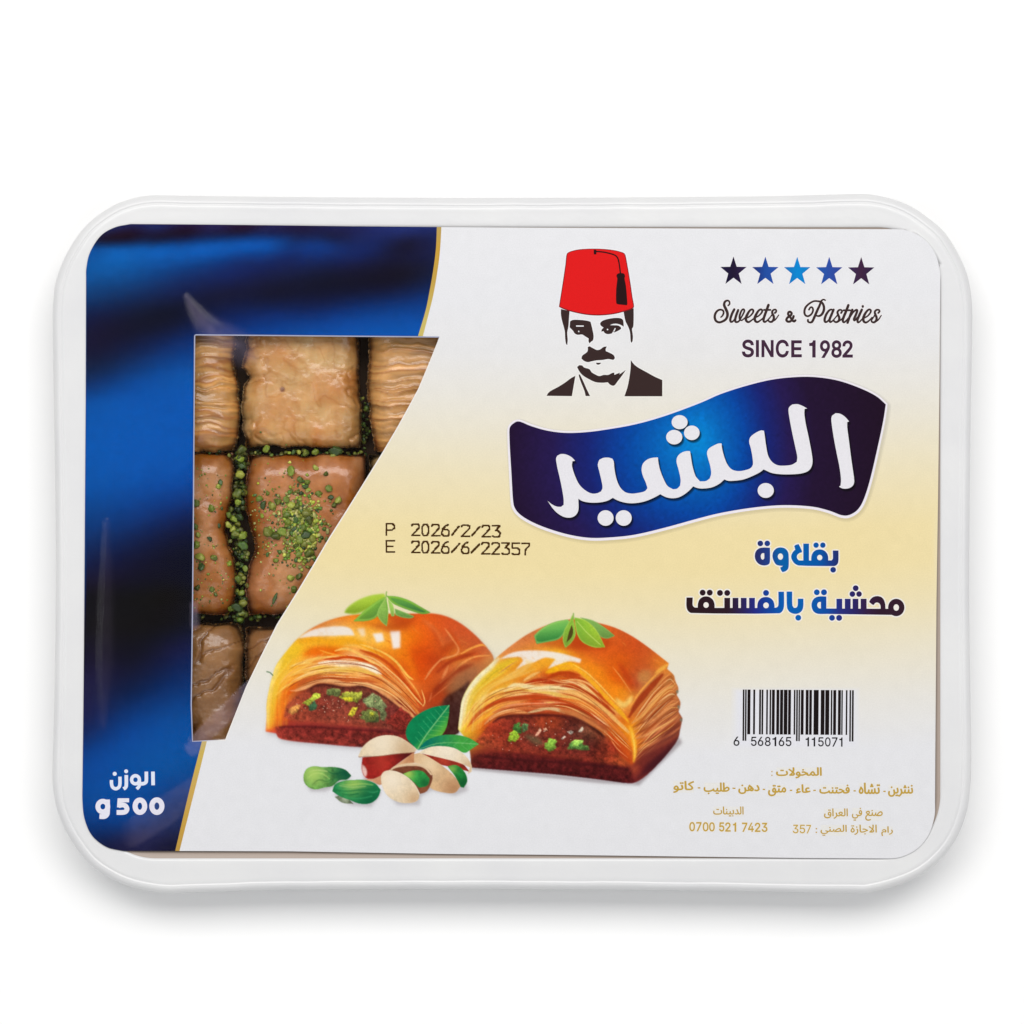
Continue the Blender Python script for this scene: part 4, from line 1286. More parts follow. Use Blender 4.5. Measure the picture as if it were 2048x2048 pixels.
    o = mesh_obj("baklava_piece", VV, FF, M_PASTRY, None, np.vstack(col), smooth=True)
    tag(o, label, "baklava", group)
    PIECES.append((VV, FF))
    return o


make_piece("ridged baklava piece cut off by the top left corner of the window", [(560, 296), (905, 298)],
           [(560, 472), (690, 474), (720, 468), (780, 478), (850, 484), (905, 470)], 560, 903, 16.4, "ridged", 11, (206, 150, 82))
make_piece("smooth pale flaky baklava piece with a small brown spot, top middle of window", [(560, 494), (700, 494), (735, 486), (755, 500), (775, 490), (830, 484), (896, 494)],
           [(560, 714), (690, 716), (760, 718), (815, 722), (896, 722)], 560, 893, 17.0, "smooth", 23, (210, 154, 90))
make_piece("ridged baklava piece at the top right corner of the window", [(560, 738), (700, 738), (800, 736), (860, 745), (905, 752)],
           [(560, 930), (905, 930)], 560, 903, 16.2, "ridged", 37, (204, 150, 88))
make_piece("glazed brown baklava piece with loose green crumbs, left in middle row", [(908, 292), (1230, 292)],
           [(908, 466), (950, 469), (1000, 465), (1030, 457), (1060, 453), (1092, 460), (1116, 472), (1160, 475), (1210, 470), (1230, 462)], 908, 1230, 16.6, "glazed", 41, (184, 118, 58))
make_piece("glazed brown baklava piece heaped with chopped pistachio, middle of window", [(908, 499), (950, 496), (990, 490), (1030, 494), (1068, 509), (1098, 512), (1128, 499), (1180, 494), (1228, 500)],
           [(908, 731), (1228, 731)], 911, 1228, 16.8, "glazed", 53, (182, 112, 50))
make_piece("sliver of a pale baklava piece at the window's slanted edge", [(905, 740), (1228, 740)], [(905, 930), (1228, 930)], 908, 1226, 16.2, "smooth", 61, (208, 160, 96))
make_piece("dark wet creased baklava piece at the bottom of the window", [(1244, 292), (1570, 292)],
           [(1244, 484), (1300, 490), (1380, 486), (1570, 486)], 1244, 1570, 16.0, "wet", 71, (150, 104, 58))
make_piece("tan folded baklava piece low beside the slanted edge", [(1250, 496), (1300, 492), (1360, 494), (1570, 496)], [(1250, 730), (1570, 730)], 1253, 1570, 16.2, "wet", 83, (170, 120, 74))

# height of the pastry tops, for laying the nuts on them
_pv, _pf, _b = [], [], 0
for v, f in PIECES:
    _pv.append(v); _pf.append(f + _b); _b += len(v)
BVH = BVHTree.FromPolygons([tuple(v) for v in np.vstack(_pv)], [tuple(map(int, f)) for f in np.vstack(_pf)])


def top_at(px, py):
    x, y, _ = W(px, py, 0.0145)
    h = BVH.ray_cast(Vector((x, y, 0.05)), Vector((0, 0, -1)))
    return h[0].z if h[0] is not None else 0.0


def nut_material():
    m, N, L, b = new_mat("chopped_pistachio")
    oi = N.new("ShaderNodeObjectInfo")
    tc = N.new("ShaderNodeTexCoord")
    at = N.new("ShaderNodeAttribute"); at.attribute_name = "Col"
    nz = N.new("ShaderNodeTexNoise"); nz.inputs["Scale"].default_value = 900; nz.inputs["Detail"].default_value = 3
    L.new(tc.outputs["Object"], nz.inputs["Vector"])
    mr = N.new("ShaderNodeMapRange")
    mr.inputs[1].default_value = 0.28; mr.inputs[2].default_value = 0.72; mr.inputs[3].default_value = 0.5; mr.inputs[4].default_value = 1.5
    L.new(nz.outputs["Fac"], mr.inputs[0])
    m2 = N.new("ShaderNodeMapRange")
    m2.inputs[3].default_value = 0.6; m2.inputs[4].default_value = 1.5
    L.new(oi.outputs["Random"], m2.inputs[0])
    mm = N.new("ShaderNodeMath"); mm.operation = "MULTIPLY"
    L.new(mr.outputs[0], mm.inputs[0]); L.new(m2.outputs[0], mm.inputs[1])
    mx = N.new("ShaderNodeMix"); mx.data_type = "RGBA"; mx.blend_type = "MULTIPLY"; mx.inputs[0].default_value = 1.0
    L.new(at.outputs["Color"], mx.inputs[6]); L.new(mm.outputs[0], mx.inputs[7])
    L.new(mx.outputs[2], b.inputs["Base Color"])
    b.inputs["Roughness"].default_value = 0.45
    b.inputs["Specular IOR Level"].default_value = 0.4
    b.inputs["Subsurface Weight"].default_value = 0.15
    b.inputs["Subsurface Radius"].default_value = (0.5, 1.0, 0.2)
    b.inputs["Subsurface Scale"].default_value = 0.0008
    return m


M_NUT = nut_material()


def ico(sub):
    import bmesh
    bm = bmesh.new()
    bmesh.ops.create_icosphere(bm, subdivisions=sub, radius=1.0)
    v = np.array([q.co[:] for q in bm.verts]); f = np.array([[q.index for q in p.verts] for p in bm.faces])
    bm.free()
    return v, f


def lump(sub, seed):
    v, f = ico(sub)
    r = np.random.default_rng(seed)
    d = 1 + 0.22 * fbm(v[:, 0] * 3.1 + v[:, 2] * 1.7, v[:, 1] * 3.1 - seed, 3, seed + 50) + 0.34 * fbm(v[:, 0] * 1.3 + seed, v[:, 1] * 1.3 + v[:, 2] * 2.1, 3, seed) * 1.6
    v = v * d[:, None]
    for _ in range(3):                       # a few flat cuts, as from a knife
        n = r.standard_normal(3); n /= np.linalg.norm(n)
        t = v @ n
        v = v - np.clip(t - r.uniform(0.55, 0.8), 0, None)[:, None] * n
    return v * np.array([1, r.uniform(.68, .95), r.uniform(.6, .85)]), f


GREENS = [(100, 126, 36), (78, 108, 36), (134, 144, 48), (56, 78, 36), (158, 160, 72), (116, 118, 34)]


def build_nuts():
    meshes = []
    for k in range(10):
        v, f = lump(3, 100 + k)
        me = bpy.data.meshes.new("pistachio_crumb")
        me.from_pydata([tuple(q) for q in v], [], [tuple(map(int, q)) for q in f])
        me.materials.append(M_NUT)
        a = me.attributes.new("Col", "FLOAT_COLOR", "POINT")
        c = np.ones((len(v), 4), np.float32)
        t = np.clip(0.5 + v[:, 2:3] * .3 + 0.6 * fbm(v[:, 0] * 2, v[:, 1] * 2 + v[:, 2], 2, k)[:, None], 0, 1)
        c[:, :3] = pig(np.array(GREENS[k % 6]) * (1 - t) + np.array(GREENS[(k + 2) % 6]) * t)
        a.data.foreach_set("color", c.ravel())
        me.polygons.foreach_set("use_smooth", np.ones(len(me.polygons), bool))
        meshes.append(me)
    q4 = T(380, 900, .176); q3 = T(380, 660, .1656)
    gap = [(575,100,45),(590,180,40),(575,290,55),(540,500,60),(545,590,35),(440,740,45),(500,790,50),(560,760,50),(440,850,40),(520,960,55),(610,970,50),(600,1090,60),(480,900,40),(545,1290,30),(630,1350,35),(550,1470,55),(575,1620,45),(540,1790,70),(600,1750,50),(590,1850,45),(470,1800,40)]
    row = [(235,1490,20),(475,1510,25),(625,1440,60),(920,1440,45),(985,1510,30),(1195,1480,25),(1245,1480,35),(1310,1475,30),(1400,1490,45),(1520,1475,42),(1760,1460,80),(1730,1530,40),(600,1530,35)]
    mid = [(1150,245,58),(1250,340,50),(1330,360,35),(1310,415,40),(1430,200,35),(1545,275,30),(1470,500,40),(1600,540,35),(1675,570,45),(1640,630,35),(1580,440,40),(790,555,50),(880,500,28),(830,625,50),(945,640,50),(1000,580,40),(820,750,25),(740,510,22),(890,925,60),(980,970,55),(1050,930,50),(1100,740,60),(1110,830,50),(1200,800,50),(1330,710,60),(1350,790,55),(1240,1000,60),(1320,970,60),(1400,1000,50),(1360,1160,60),(1230,1190,35),(1110,1200,40),(970,1250,35),(880,1190,30),(1150,1450,45),(1240,1430,40),(1180,1580,40),(965,1690,45),(1150,620,45),(1220,640,40),(1090,560,40),(1290,880,45),(1420,880,40),(1180,900,42),(1300,1080,46),(1200,1090,40)]
    lef = [(240,670,42),(350,370,35),(325,410,30),(360,660,22),(70,600,40),(60,870,45),(70,1080,45),(225,1010,35),(110,1220,55),(270,1225,40),(440,1290,35),(125,1330,50),(95,960,30),(85,1570,35),(250,1580,30),(290,1640,30),(205,1410,20),(330,860,30)]
    n = 0
    G = "chopped pistachio crumbs in the box"
    for lst, q, lab, sink in ((gap, q4, "green pistachio crumb in the dark upright gap between two rows of baklava", 3.2),
                              (row, q3, "green pistachio crumb in the gap under the pale top pieces", 3.0),
                              (mid, q4, "green pistachio crumb on the baklava heaped with chopped nuts", 0),
                              (lef, q4, "green pistachio crumb on the glazed baklava at the left window edge", 0)):
        for u, v, r in lst:
            x, y = q([(u, v)])[0]
            rr = r * (.176 if q is q4 else .1656) * S * 1.02
            z = top_at(x, y)
            if sink or z < 0.010:
                z = 0.0146 - 0.001 * (sink or 3) + RNG.uniform(-.0007, .0005)
            me = meshes[n % len(meshes)]
            o = bpy.data.objects.new("pistachio_crumb", me); COL.objects.link(o)
            o.location = W(x, y, z + rr * 0.42)
            o.rotation_euler = (RNG.uniform(-.5, .5), RNG.uniform(-.5, .5), RNG.uniform(0, 6.28))
            o.scale = (rr, rr, rr)
            if (u, v) == (965, 1690):
                o.scale = (rr * 1.5, rr * .55, rr * .6); o.rotation_euler = (0, 0, 1.2)
            tag(o, lab, "pistachio crumb", G)
            n += 1
    # the fine chopped nuts nobody could count: one object
    V, F, Cc, nb = [], [], [], 0
    lumps = [lump(2, 300 + k) for k in range(8)]
    spots = []
    for _ in range(1000):
        if RNG.random() < .7:
            spots.append((RNG.normal(1250, 125), RNG.normal(860, 190), RNG.uniform(9, 30), 0))
        else:
            spots.append((RNG.normal(1000, 260), RNG.normal(820, 330), RNG.uniform(5, 16), 0))
    for _ in range(150):
        spots.append((RNG.uniform(30, 500), RNG.uniform(200, 1800), RNG.uniform(5, 14), 0))
    for _ in range(240):
        yy = RNG.uniform(20, 1950)
        cx = np.interp(yy, [0, 200, 500, 850, 1000, 1200, 1500, 1950], [580, 575, 560, 520, 560, 605, 575, 560])
        spots.append((RNG.normal(cx, 45), yy, RNG.uniform(14, 42), RNG.uniform(4.5, 9)))
    for _ in range(60):
        spots.append((RNG.uniform(20, 2000), RNG.normal(40, 18), RNG.uniform(10, 34), RNG.uniform(4.5, 9)))
    for _ in range(45):
        spots.append((RNG.uniform(20, 1300), RNG.normal(1905, 18), RNG.uniform(12, 34), RNG.uniform(5, 9)))
    for _ in range(26):
        spots.append((RNG.normal(1990, 28), RNG.uniform(-650, 0), RNG.uniform(12, 34), RNG.uniform(6, 10)))
    for u, v, r, dn in spots:
        x, y = q4([(u, v)])[0]
        z = top_at(x, y)
        if dn:
            if z > 0.0118:
                continue
            z = 0.0150 - dn * 0.001
        elif z < 0.0105:
            continue
        rr = r * .176 * S
        a, f = lumps[RNG.integers(8)]
        th = RNG.uniform(0, 6.28); c, s = math.cos(th), math.sin(th)
        a = a @ np.array([[c, -s, 0], [s, c, 0], [0, 0, 1.0]])
        V.append(a * rr + np.array(W(x, y, z + rr * .4)))
        F.append(f + nb); nb += len(a)
        g = np.array(GREENS[RNG.integers(6)], float) * (RNG.uniform(.5, .95) if dn else RNG.uniform(.75, 1.35))  # sunken crumbs painted darker, the shade of the gaps put into their colour
        if not dn and RNG.random() < .22:
            g = np.array((168, 164, 96.0)) * RNG.uniform(.8, 1.1)
        Cc.append(np.broadcast_to(pig(np.clip(g, 5, 240)), (len(a), 3)))
    o = mesh_obj("pistachio_powder", np.vstack(V), np.vstack(F), M_NUT, None, np.vstack(Cc), smooth=True)
    tag(o, "finely chopped green pistachio strewn over and between the pastries", "chopped nuts", kind="stuff")
    # small brown spot baked into the pale piece
    return n


build_nuts()


# ================================================================ clear film over the window
def build_film():
    m, N, L, b = new_mat("clear_film")
    N.remove(b)
    out = N["Material Output"]
    tr = N.new("ShaderNodeBsdfTransparent"); gl = N.new("ShaderNodeBsdfGlossy"); mix = N.new("ShaderNodeMixShader")
    gl.inputs["Roughness"].default_value = 0.11
    mix.inputs[0].default_value = 0.007
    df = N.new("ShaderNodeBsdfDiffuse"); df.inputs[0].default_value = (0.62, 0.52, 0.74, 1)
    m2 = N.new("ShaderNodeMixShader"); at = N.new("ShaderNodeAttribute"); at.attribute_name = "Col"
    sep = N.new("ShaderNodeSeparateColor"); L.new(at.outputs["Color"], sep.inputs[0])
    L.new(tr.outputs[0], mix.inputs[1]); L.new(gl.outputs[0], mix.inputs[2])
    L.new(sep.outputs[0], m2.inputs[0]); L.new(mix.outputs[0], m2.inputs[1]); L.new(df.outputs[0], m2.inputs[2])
    L.new(m2.outputs[0], out.inputs["Surface"])
    poly = chain(TL, LABEL_TOP, GOLD_R, [(878, 674)], WIN[2:18], LOW_R, [(246, 1702)], BL, LEFT)
    v, f = fill([poly], grid=5)
    x, y = v[:, 0], v[:, 1]

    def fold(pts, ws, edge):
        """Mask of a raised streak where glare is painted on the film."""
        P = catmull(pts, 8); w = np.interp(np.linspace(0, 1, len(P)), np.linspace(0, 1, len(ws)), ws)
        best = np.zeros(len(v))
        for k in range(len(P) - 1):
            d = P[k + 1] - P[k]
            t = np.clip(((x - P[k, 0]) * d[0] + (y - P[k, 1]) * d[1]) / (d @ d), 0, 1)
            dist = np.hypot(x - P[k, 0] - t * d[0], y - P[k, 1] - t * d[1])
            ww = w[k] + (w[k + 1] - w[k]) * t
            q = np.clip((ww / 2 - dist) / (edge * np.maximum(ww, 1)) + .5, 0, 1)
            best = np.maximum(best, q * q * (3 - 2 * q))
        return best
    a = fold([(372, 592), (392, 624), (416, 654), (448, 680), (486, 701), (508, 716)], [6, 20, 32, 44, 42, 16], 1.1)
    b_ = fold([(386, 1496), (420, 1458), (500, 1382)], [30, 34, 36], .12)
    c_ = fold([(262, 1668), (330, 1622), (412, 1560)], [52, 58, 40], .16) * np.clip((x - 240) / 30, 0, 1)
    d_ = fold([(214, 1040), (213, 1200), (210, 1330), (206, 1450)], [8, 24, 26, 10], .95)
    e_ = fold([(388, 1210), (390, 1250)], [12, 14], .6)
    painted_glare = (.085 * a + .075 * b_ + .030 * c_ + .013 * d_ + .10 * e_) * (1 + .5 * fbm(x / 14, y / 14, 3, 31))  # reflected glare streaks put into the film as a pale tint
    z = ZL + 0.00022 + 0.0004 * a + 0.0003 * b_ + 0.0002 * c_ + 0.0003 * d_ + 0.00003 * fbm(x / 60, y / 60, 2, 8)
    col = np.repeat(np.clip(painted_glare, 0, .5)[:, None], 3, 1)
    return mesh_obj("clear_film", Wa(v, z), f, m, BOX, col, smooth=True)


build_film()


# ================================================================ the printed picture of baklava and pistachios
class Canvas:
    """A small painting, kept as one coloured point per printed dot."""
    def __init__(self, x0, y0, x1, y1, p):
        self.x0, self.y0, self.p = x0, y0, p
        self.w, self.h = int((x1 - x0) / p), int((y1 - y0) / p)
        self.X, self.Y = np.meshgrid(x0 + (np.arange(self.w) + .5) * p, y0 + (np.arange(self.h) + .5) * p)
        self.rgb = cream_srgb(np.stack([self.X.ravel(), self.Y.ravel()], 1)).reshape(self.h, self.w, 3)
        self.a = np.zeros((self.h, self.w))

    def blur(self, m, s):
        s = s / self.p
        if s < 0.2:
            return m
        r = int(3 * s) + 1
        k = np.exp(-0.5 * (np.arange(-r, r + 1) / s) ** 2); k /= k.sum()
        m = np.pad(m, ((r, r), (0, 0)))
        m = sum(k[i] * m[i:i + self.h] for i in range(2 * r + 1))
        m = np.pad(m, ((0, 0), (r, r)))
        return sum(k[i] * m[:, i:i + self.w] for i in range(2 * r + 1))

    def mask(self, poly, soft_=0.7):
        P = np.asarray(poly, float)
        m = np.zeros((self.h, self.w))
        sub = 2
        for sy in range(sub):
            for sx in range(sub):
                ox, oy = (sx + .5) / sub - .5, (sy + .5) / sub - .5
                j0 = max(0, int((P[:, 1].min() - self.y0) / self.p) - 1); j1 = min(self.h, int((P[:, 1].max() - self.y0) / self.p) + 2)
                for j in range(j0, j1):
                    y = self.y0 + (j + .5 + oy) * self.p
                    a, b = P, np.roll(P, -1, 0)
                    s = ((a[:, 1] <= y) & (b[:, 1] > y)).astype(int) - ((b[:, 1] <= y) & (a[:, 1] > y)).astype(int)
                    q = np.where(s != 0)[0]
                    if len(q) == 0:
                        continue
                    xs = a[q, 0] + (y - a[q, 1]) / (b[q, 1] - a[q, 1]) * (b[q, 0] - a[q, 0])
                    o = np.argsort(xs); xs, sg = xs[o], np.cumsum(s[q][o])
                    cell = (xs - self.x0) / self.p - .5 - ox
                    for k in range(len(xs) - 1):
                        if sg[k] != 0:
                            i0, i1 = max(0, int(np.ceil(cell[k]))), min(self.w, int(np.floor(cell[k + 1])) + 1)
                            if i1 > i0:
                                m[j, i0:i1] += 1 / sub ** 2
        return self.blur(np.clip(m, 0, 1), soft_) if soft_ else np.clip(m, 0, 1)

    def paint(self, m, color, alpha=1.0, solid=True):
        m = m * alpha
        self.rgb = self.rgb * (1 - m[..., None]) + np.asarray(color, float) * m[..., None]
        self.a = np.maximum(self.a, m)

    def field(self, f):
        return f(np.stack([self.X.ravel(), self.Y.ravel()], 1)).reshape(self.h, self.w, 3)

    def line(self, pts, w, color, alpha=1.0, soft_=0.6, clip=None):
        m = self.mask(ribbon(pts, w), soft_)
        if clip is not None:
            m = m * clip
        self.paint(m, color, alpha)


def paint_picture():
    c = Canvas(516, 1168, 1396, 1652, 1.15)
    A = T(520, 1160, .24845); B = T(880, 1200, .26915)
    kA, kB = .24845, .26915
    R = np.random.default_rng(5)

    def fieldof(ctrl, tf, k, sx, sy):
        C = [(*tf([(u, v)])[0], r, g, b) for u, v, r, g, b in ctrl]
        return c.field(scatter_field(C, sx * k, sy * k))

    def shadow(poly, dx, dy, s, dark, tf):
        c.paint(c.mask(tf(poly) + np.array([dx, dy]), s), np.array([118, 108, 112.0]), dark)
    grain = fbm(c.X / 2.3, c.Y / 2.3, 2, 77)
    grain2 = fbm(c.X / 7, c.Y / 7, 3, 78)

    # ---------------- left pastry
    silA = soft([(45,1220),(55,1100),(55,1000),(75,880),(100,780),(130,690),(200,590),(310,465),(430,380),(560,322),(700,287),(850,272),(1000,270),(1200,272),(1380,268),(1500,292),(1620,352),(1740,450),(1810,525),(1866,594),(1882,637),(1840,760),(1700,900),(1640,1000),(1600,1230),(1480,1290),(1200,1340),(820,1345),(500,1318),(250,1295),(150,1270),(130,1235)], 3, 50)
    shadow(silA, 3, 5, 5, .35, A)
    ctrlA = [(500,330,215,120,50),(650,300,235,130,40),(400,400,225,130,60),(900,340,240,140,30),(1100,330,205,85,25),(1300,330,230,95,25),(1500,350,215,85,35),(1650,430,205,85,40),(1800,560,200,95,50),
     (600,420,240,190,110),(850,440,245,180,70),(1000,420,250,170,60),(1200,450,240,120,20),(1250,560,225,90,15),(1400,470,225,90,25),(1500,480,200,88,40),(1650,550,205,95,40),
     (450,500,245,180,50),(650,500,245,175,45),(800,480,250,190,80),(950,540,245,165,50),(1150,600,235,120,20),(1300,650,215,75,15),(1450,650,190,70,25),(1600,620,225,120,40),(1750,620,200,90,40),
     (200,620,240,200,60),(120,760,250,215,90),(90,900,252,205,60),(80,1050,250,175,50),(90,1180,240,110,40),(300,560,245,190,40),(250,680,248,185,50),(180,850,250,170,50),(160,1000,245,130,35),(170,1100,225,90,35),
     (450,590,235,110,25),(600,600,225,95,20),(750,570,245,165,80),(900,600,225,110,40),(450,680,250,190,110),(650,680,255,225,180),(850,720,252,205,140),(1000,780,225,110,40),(1100,760,225,105,30),(1150,850,235,140,70),(500,760,248,190,80),(750,750,240,165,80),(300,820,240,150,60),(500,820,220,120,60),(700,830,235,170,110),(900,860,235,165,95),(1050,930,225,140,75),(1200,900,235,130,50),(1250,1000,220,100,40),(1300,960,205,80,30),
     (350,900,150,60,35),(450,870,110,45,30),(550,880,90,35,30),(900,930,85,45,35),(1100,1000,110,40,35),(300,1000,185,80,50),(450,1060,140,50,38),(650,1020,135,55,45),(800,1080,135,60,45),(1000,1130,95,40,35),(1150,1120,125,40,38),(300,1110,165,65,42),(550,1130,145,60,45),
     (100,1210,225,85,50),(250,1190,140,40,40),(450,1190,130,38,38),(700,1210,125,35,38),(950,1240,110,35,38),(250,1260,165,60,50),(500,1290,140,45,42),(800,1320,115,40,42),(1100,1230,120,40,40),
     (1400,800,205,85,30),(1450,900,170,65,25),(1550,750,200,100,50),(1650,680,205,115,60),(1700,800,165,100,65),(1600,880,150,95,60),(1500,980,130,60,35),(1550,1080,90,45,35),(1600,1150,60,30,28),(1680,700,195,110,60),(1830,640,205,125,65)]
    col = fieldof(ctrlA, A, kA, 60, 42)
    mA = c.mask(A(silA), 1.2)
    # the left flank melts into the paper
    c.paint(mA, col * (1 + .07 * grain[..., None] + .05 * grain2[..., None]))
    outer = np.array([(130,800),(250,680),(400,610),(600,590),(780,580),(930,640),(1080,760),(1210,900),(1310,1010)], float)
    inner = np.array([(150,1050),(230,920),(350,870),(500,830),(700,840),(900,860),(1050,930),(1170,1040),(1250,1120)], float)

    cavA = soft([(215,1010),(300,935),(390,880),(470,850),(560,850),(660,865),(800,855),(930,890),(1050,960),(1150,1055),(1220,1120),(1180,1210),(1030,1200),(800,1180),(500,1150),(250,1130),(190,1100)], 3, 70)
    mcA = c.mask(A(cavA), 1.6)
    c.paint(mcA, np.clip(fieldof(ctrlA[52:70], A, kA, 90, 60) * (1 + .35 * grain2[..., None] + .25 * grain[..., None]), 0, 255), .85)
    def strokes(tf, k, lst, clip):
        for pts, w, col_, al, sf in lst:
            P = catmull(tf(pts), 6)[::2] if len(pts) > 2 else np.linspace(tf(pts)[0], tf(pts)[1], 6)
            n = len(P)
            wv = w * k * (1 + .22 * vnoise(np.arange(n) * .8, np.zeros(n) + w + pts[0][0], 3)) * np.clip(np.minimum(np.arange(n), np.arange(n)[::-1]) / 3 + .35, 0, 1)
            tex_ = 1 + .07 * grain2 + .06 * grain
            c.paint(c.mask(ribbon(P, wv, smooth=False), sf) * clip, np.asarray(col_, float) * tex_[..., None], al)

    def chips(tf, lst):
        for P, col_, sf in lst:
            Q = tf(soft(P, 5, 75))
            q0 = Q.mean(0); an = np.arctan2(*(Q - q0).T[::-1])
            Q = q0 + (Q - q0) * (1 + .30 * vnoise(an * 3.1 + q0[0], an * 0 + q0[1], 9) + .12 * vnoise(an * 7.3, an * 0 + q0[0], 4))[:, None]
            m = c.mask(Q, sf)
            cy = Q[:, 1].mean()
            sh = 1 + np.clip((cy - c.Y) / max(2, np.ptp(Q[:, 1])), -.5, .5) * .5
            c.paint(m, np.clip(np.asarray(col_, float) * (sh * (1 + .42 * grain + .30 * grain2))[..., None], 0, 255), .92)
    C1 = T(525, 1260, .2198); C2 = T(720, 1200, .2564); C3 = T(910, 1290, .2289); C4 = T(1120, 1300, .2564)
    strokes(C1, .2198, [
        ([(70,880),(75,700),(110,520),(150,380),(230,250),(340,140)],110,(240,190,42),.75,5), ([(40,900),(45,750),(75,560),(110,400),(180,260)],40,(250,226,140),.7,3),
        ([(330,110),(480,90),(620,110),(780,90),(900,130),(1000,200),(1090,260)],60,(244,165,24),.8,3), ([(380,230),(450,195),(540,190),(600,215),(640,235)],55,(235,110,15),.9,3),
        ([(560,265),(660,265),(740,247),(830,252),(920,277),(1010,302),(1090,347)],28,(198,64,10),.95,1), ([(740,145),(850,140),(950,185),(1050,230),(1092,250)],16,(250,186,80),.85,.8),
        ([(520,182),(600,210),(670,225),(760,235)],14,(250,170,60),.85,.8), ([(660,190),(740,170),(800,180),(880,220),(980,280),(1090,330)],24,(250,192,96),.95,.8),
        ([(320,310),(440,270),(560,250),(690,235)],22,(250,198,104),.95,.8), ([(330,335),(440,298),(540,280)],10,(214,110,30),.8,.8),
        ([(440,352),(560,345),(700,362),(850,362),(980,382),(1080,425)],46,(236,186,78),.9,1.4), ([(510,302),(640,290),(780,300),(900,310),(990,340),(1080,400)],34,(255,238,208),.95,1.0),
        ([(250,332),(350,302),(450,300)],20,(252,210,116),.9,.8), ([(240,420),(330,390),(420,376),(520,396),(640,412),(740,395)],26,(246,188,90),.9,1),
        ([(220,450),(300,415),(380,395)],12,(226,120,20),.8,1), ([(560,417),(660,414),(760,427),(860,442),(1000,442),(1090,447)],24,(216,100,30),.9,1),
        ([(780,424),(900,438),(1040,434),(1090,438)],8,(252,186,116),.9,.5), ([(180,566),(300,506),(400,456),(520,430),(650,444),(800,470),(950,466),(1090,472)],38,(196,90,38),.95,1.4),
        ([(170,540),(250,490),(350,430),(430,397),(520,387)],26,(248,190,100),.95,.8), ([(300,548),(390,522),(470,478),(560,462),(660,468),(760,492),(880,492),(980,502),(1090,562)],36,(232,168,110),.95,1),
        ([(420,505),(520,482),(640,490),(760,512),(900,512)],12,(200,120,70),.7,1.2), ([(150,860),(160,720),(190,600),(250,520),(320,470)],66,(240,112,20),.85,4), ([(110,600),(200,520),(300,468)],14,(253,204,88),.9,.8),
        ([(200,640),(230,580),(300,540)],26,(226,84,18),.8,2), ([(250,552),(330,548),(400,510)],14,(238,156,98),.95,.7), ([(400,562),(500,504),(600,504),(700,524),(800,528),(900,518),(1000,545),(1090,604)],26,(66,22,20),.9,1.4)], mA)
    strokes(C2, .2564, [
        ([(420,420),(450,540),(480,640)],130,(216,74,12),.8,9), ([(330,380),(390,500),(440,620)],60,(242,124,18),.8,6), ([(0,345),(90,372),(200,420),(290,490),(370,590),(415,622)],16,(250,194,86),.95,.7),
        ([(0,392),(120,432),(240,512),(350,640),(440,760),(480,830)],26,(196,70,18),.9,1), ([(0,425),(110,460),(230,550),(340,650),(430,760),(490,825)],11,(248,190,116),.95,.6), ([(290,500),(350,590),(430,690),(480,780)],10,(252,176,84),.8,.7),
        ([(120,500),(240,590),(350,700),(440,800)],16,(206,98,36),.8,1), ([(0,510),(70,530),(140,580)],32,(255,238,208),.95,1.2), ([(140,580),(230,660),(320,720)],26,(240,184,116),.9,1.2), ([(160,560),(260,640),(380,740),(460,840)],18,(226,136,62),.85,.9),
        ([(0,602),(120,622),(240,692),(340,762),(420,842),(470,905)],24,(226,132,58),.9,1), ([(0,580),(110,594),(220,650)],9,(196,84,28),.8,.8), ([(0,655),(100,680),(200,740),(300,820),(380,880),(430,920)],24,(228,156,96),.95,.9),
        ([(60,640),(180,690),(290,770),(400,870)],9,(176,78,34),.8,.8), ([(0,690),(120,722),(220,782),(320,862),(400,932)],16,(80,30,26),.9,1.2), ([(480,700),(506,790),(490,832)],10,(252,190,106),.95,.6),
        ([(620,420),(680,380),(740,330)],54,(186,64,18),.75,4), ([(490,150),(560,210),(620,290),(650,360)],26,(228,116,56),.8,3), ([(540,200),(600,290),(630,400)],20,(190,64,20),.6,3), ([(660,220),(720,300),(770,380),(740,430),(640,460),(560,540),(505,622)],14,(230,138,76),.95,.9),
        ([(690,220),(750,310),(790,390)],20,(206,76,24),.7,2), ([(600,562),(700,482),(800,442),(900,412)],32,(166,52,20),.85,2), ([(790,420),(860,380),(950,350),(1010,372)],16,(244,158,68),.95,.8), ([(640,470),(720,440),(800,412)],9,(236,150,80),.9,.7),
        ([(620,652),(720,572),(800,492),(900,442),(1015,432)],16,(236,148,74),.95,.8), ([(640,622),(690,512)],20,(228,136,78),.85,1.4), ([(560,742),(650,642),(760,552),(880,502)],40,(146,46,20),.85,3), ([(530,792),(640,702),(740,622)],8,(206,102,56),.9,.7),
        ([(700,700),(800,620),(900,540)],100,(150,98,62),.7,7), ([(720,800),(760,900),(740,1000)],110,(66,32,26),.9,5), ([(770,752),(800,742)],46,(172,160,122),.5,4), ([(530,830),(600,780),(660,730)],50,(186,64,24),.75,4), ([(560,720),(540,800)],10,(222,110,60),.8,1)], mA)
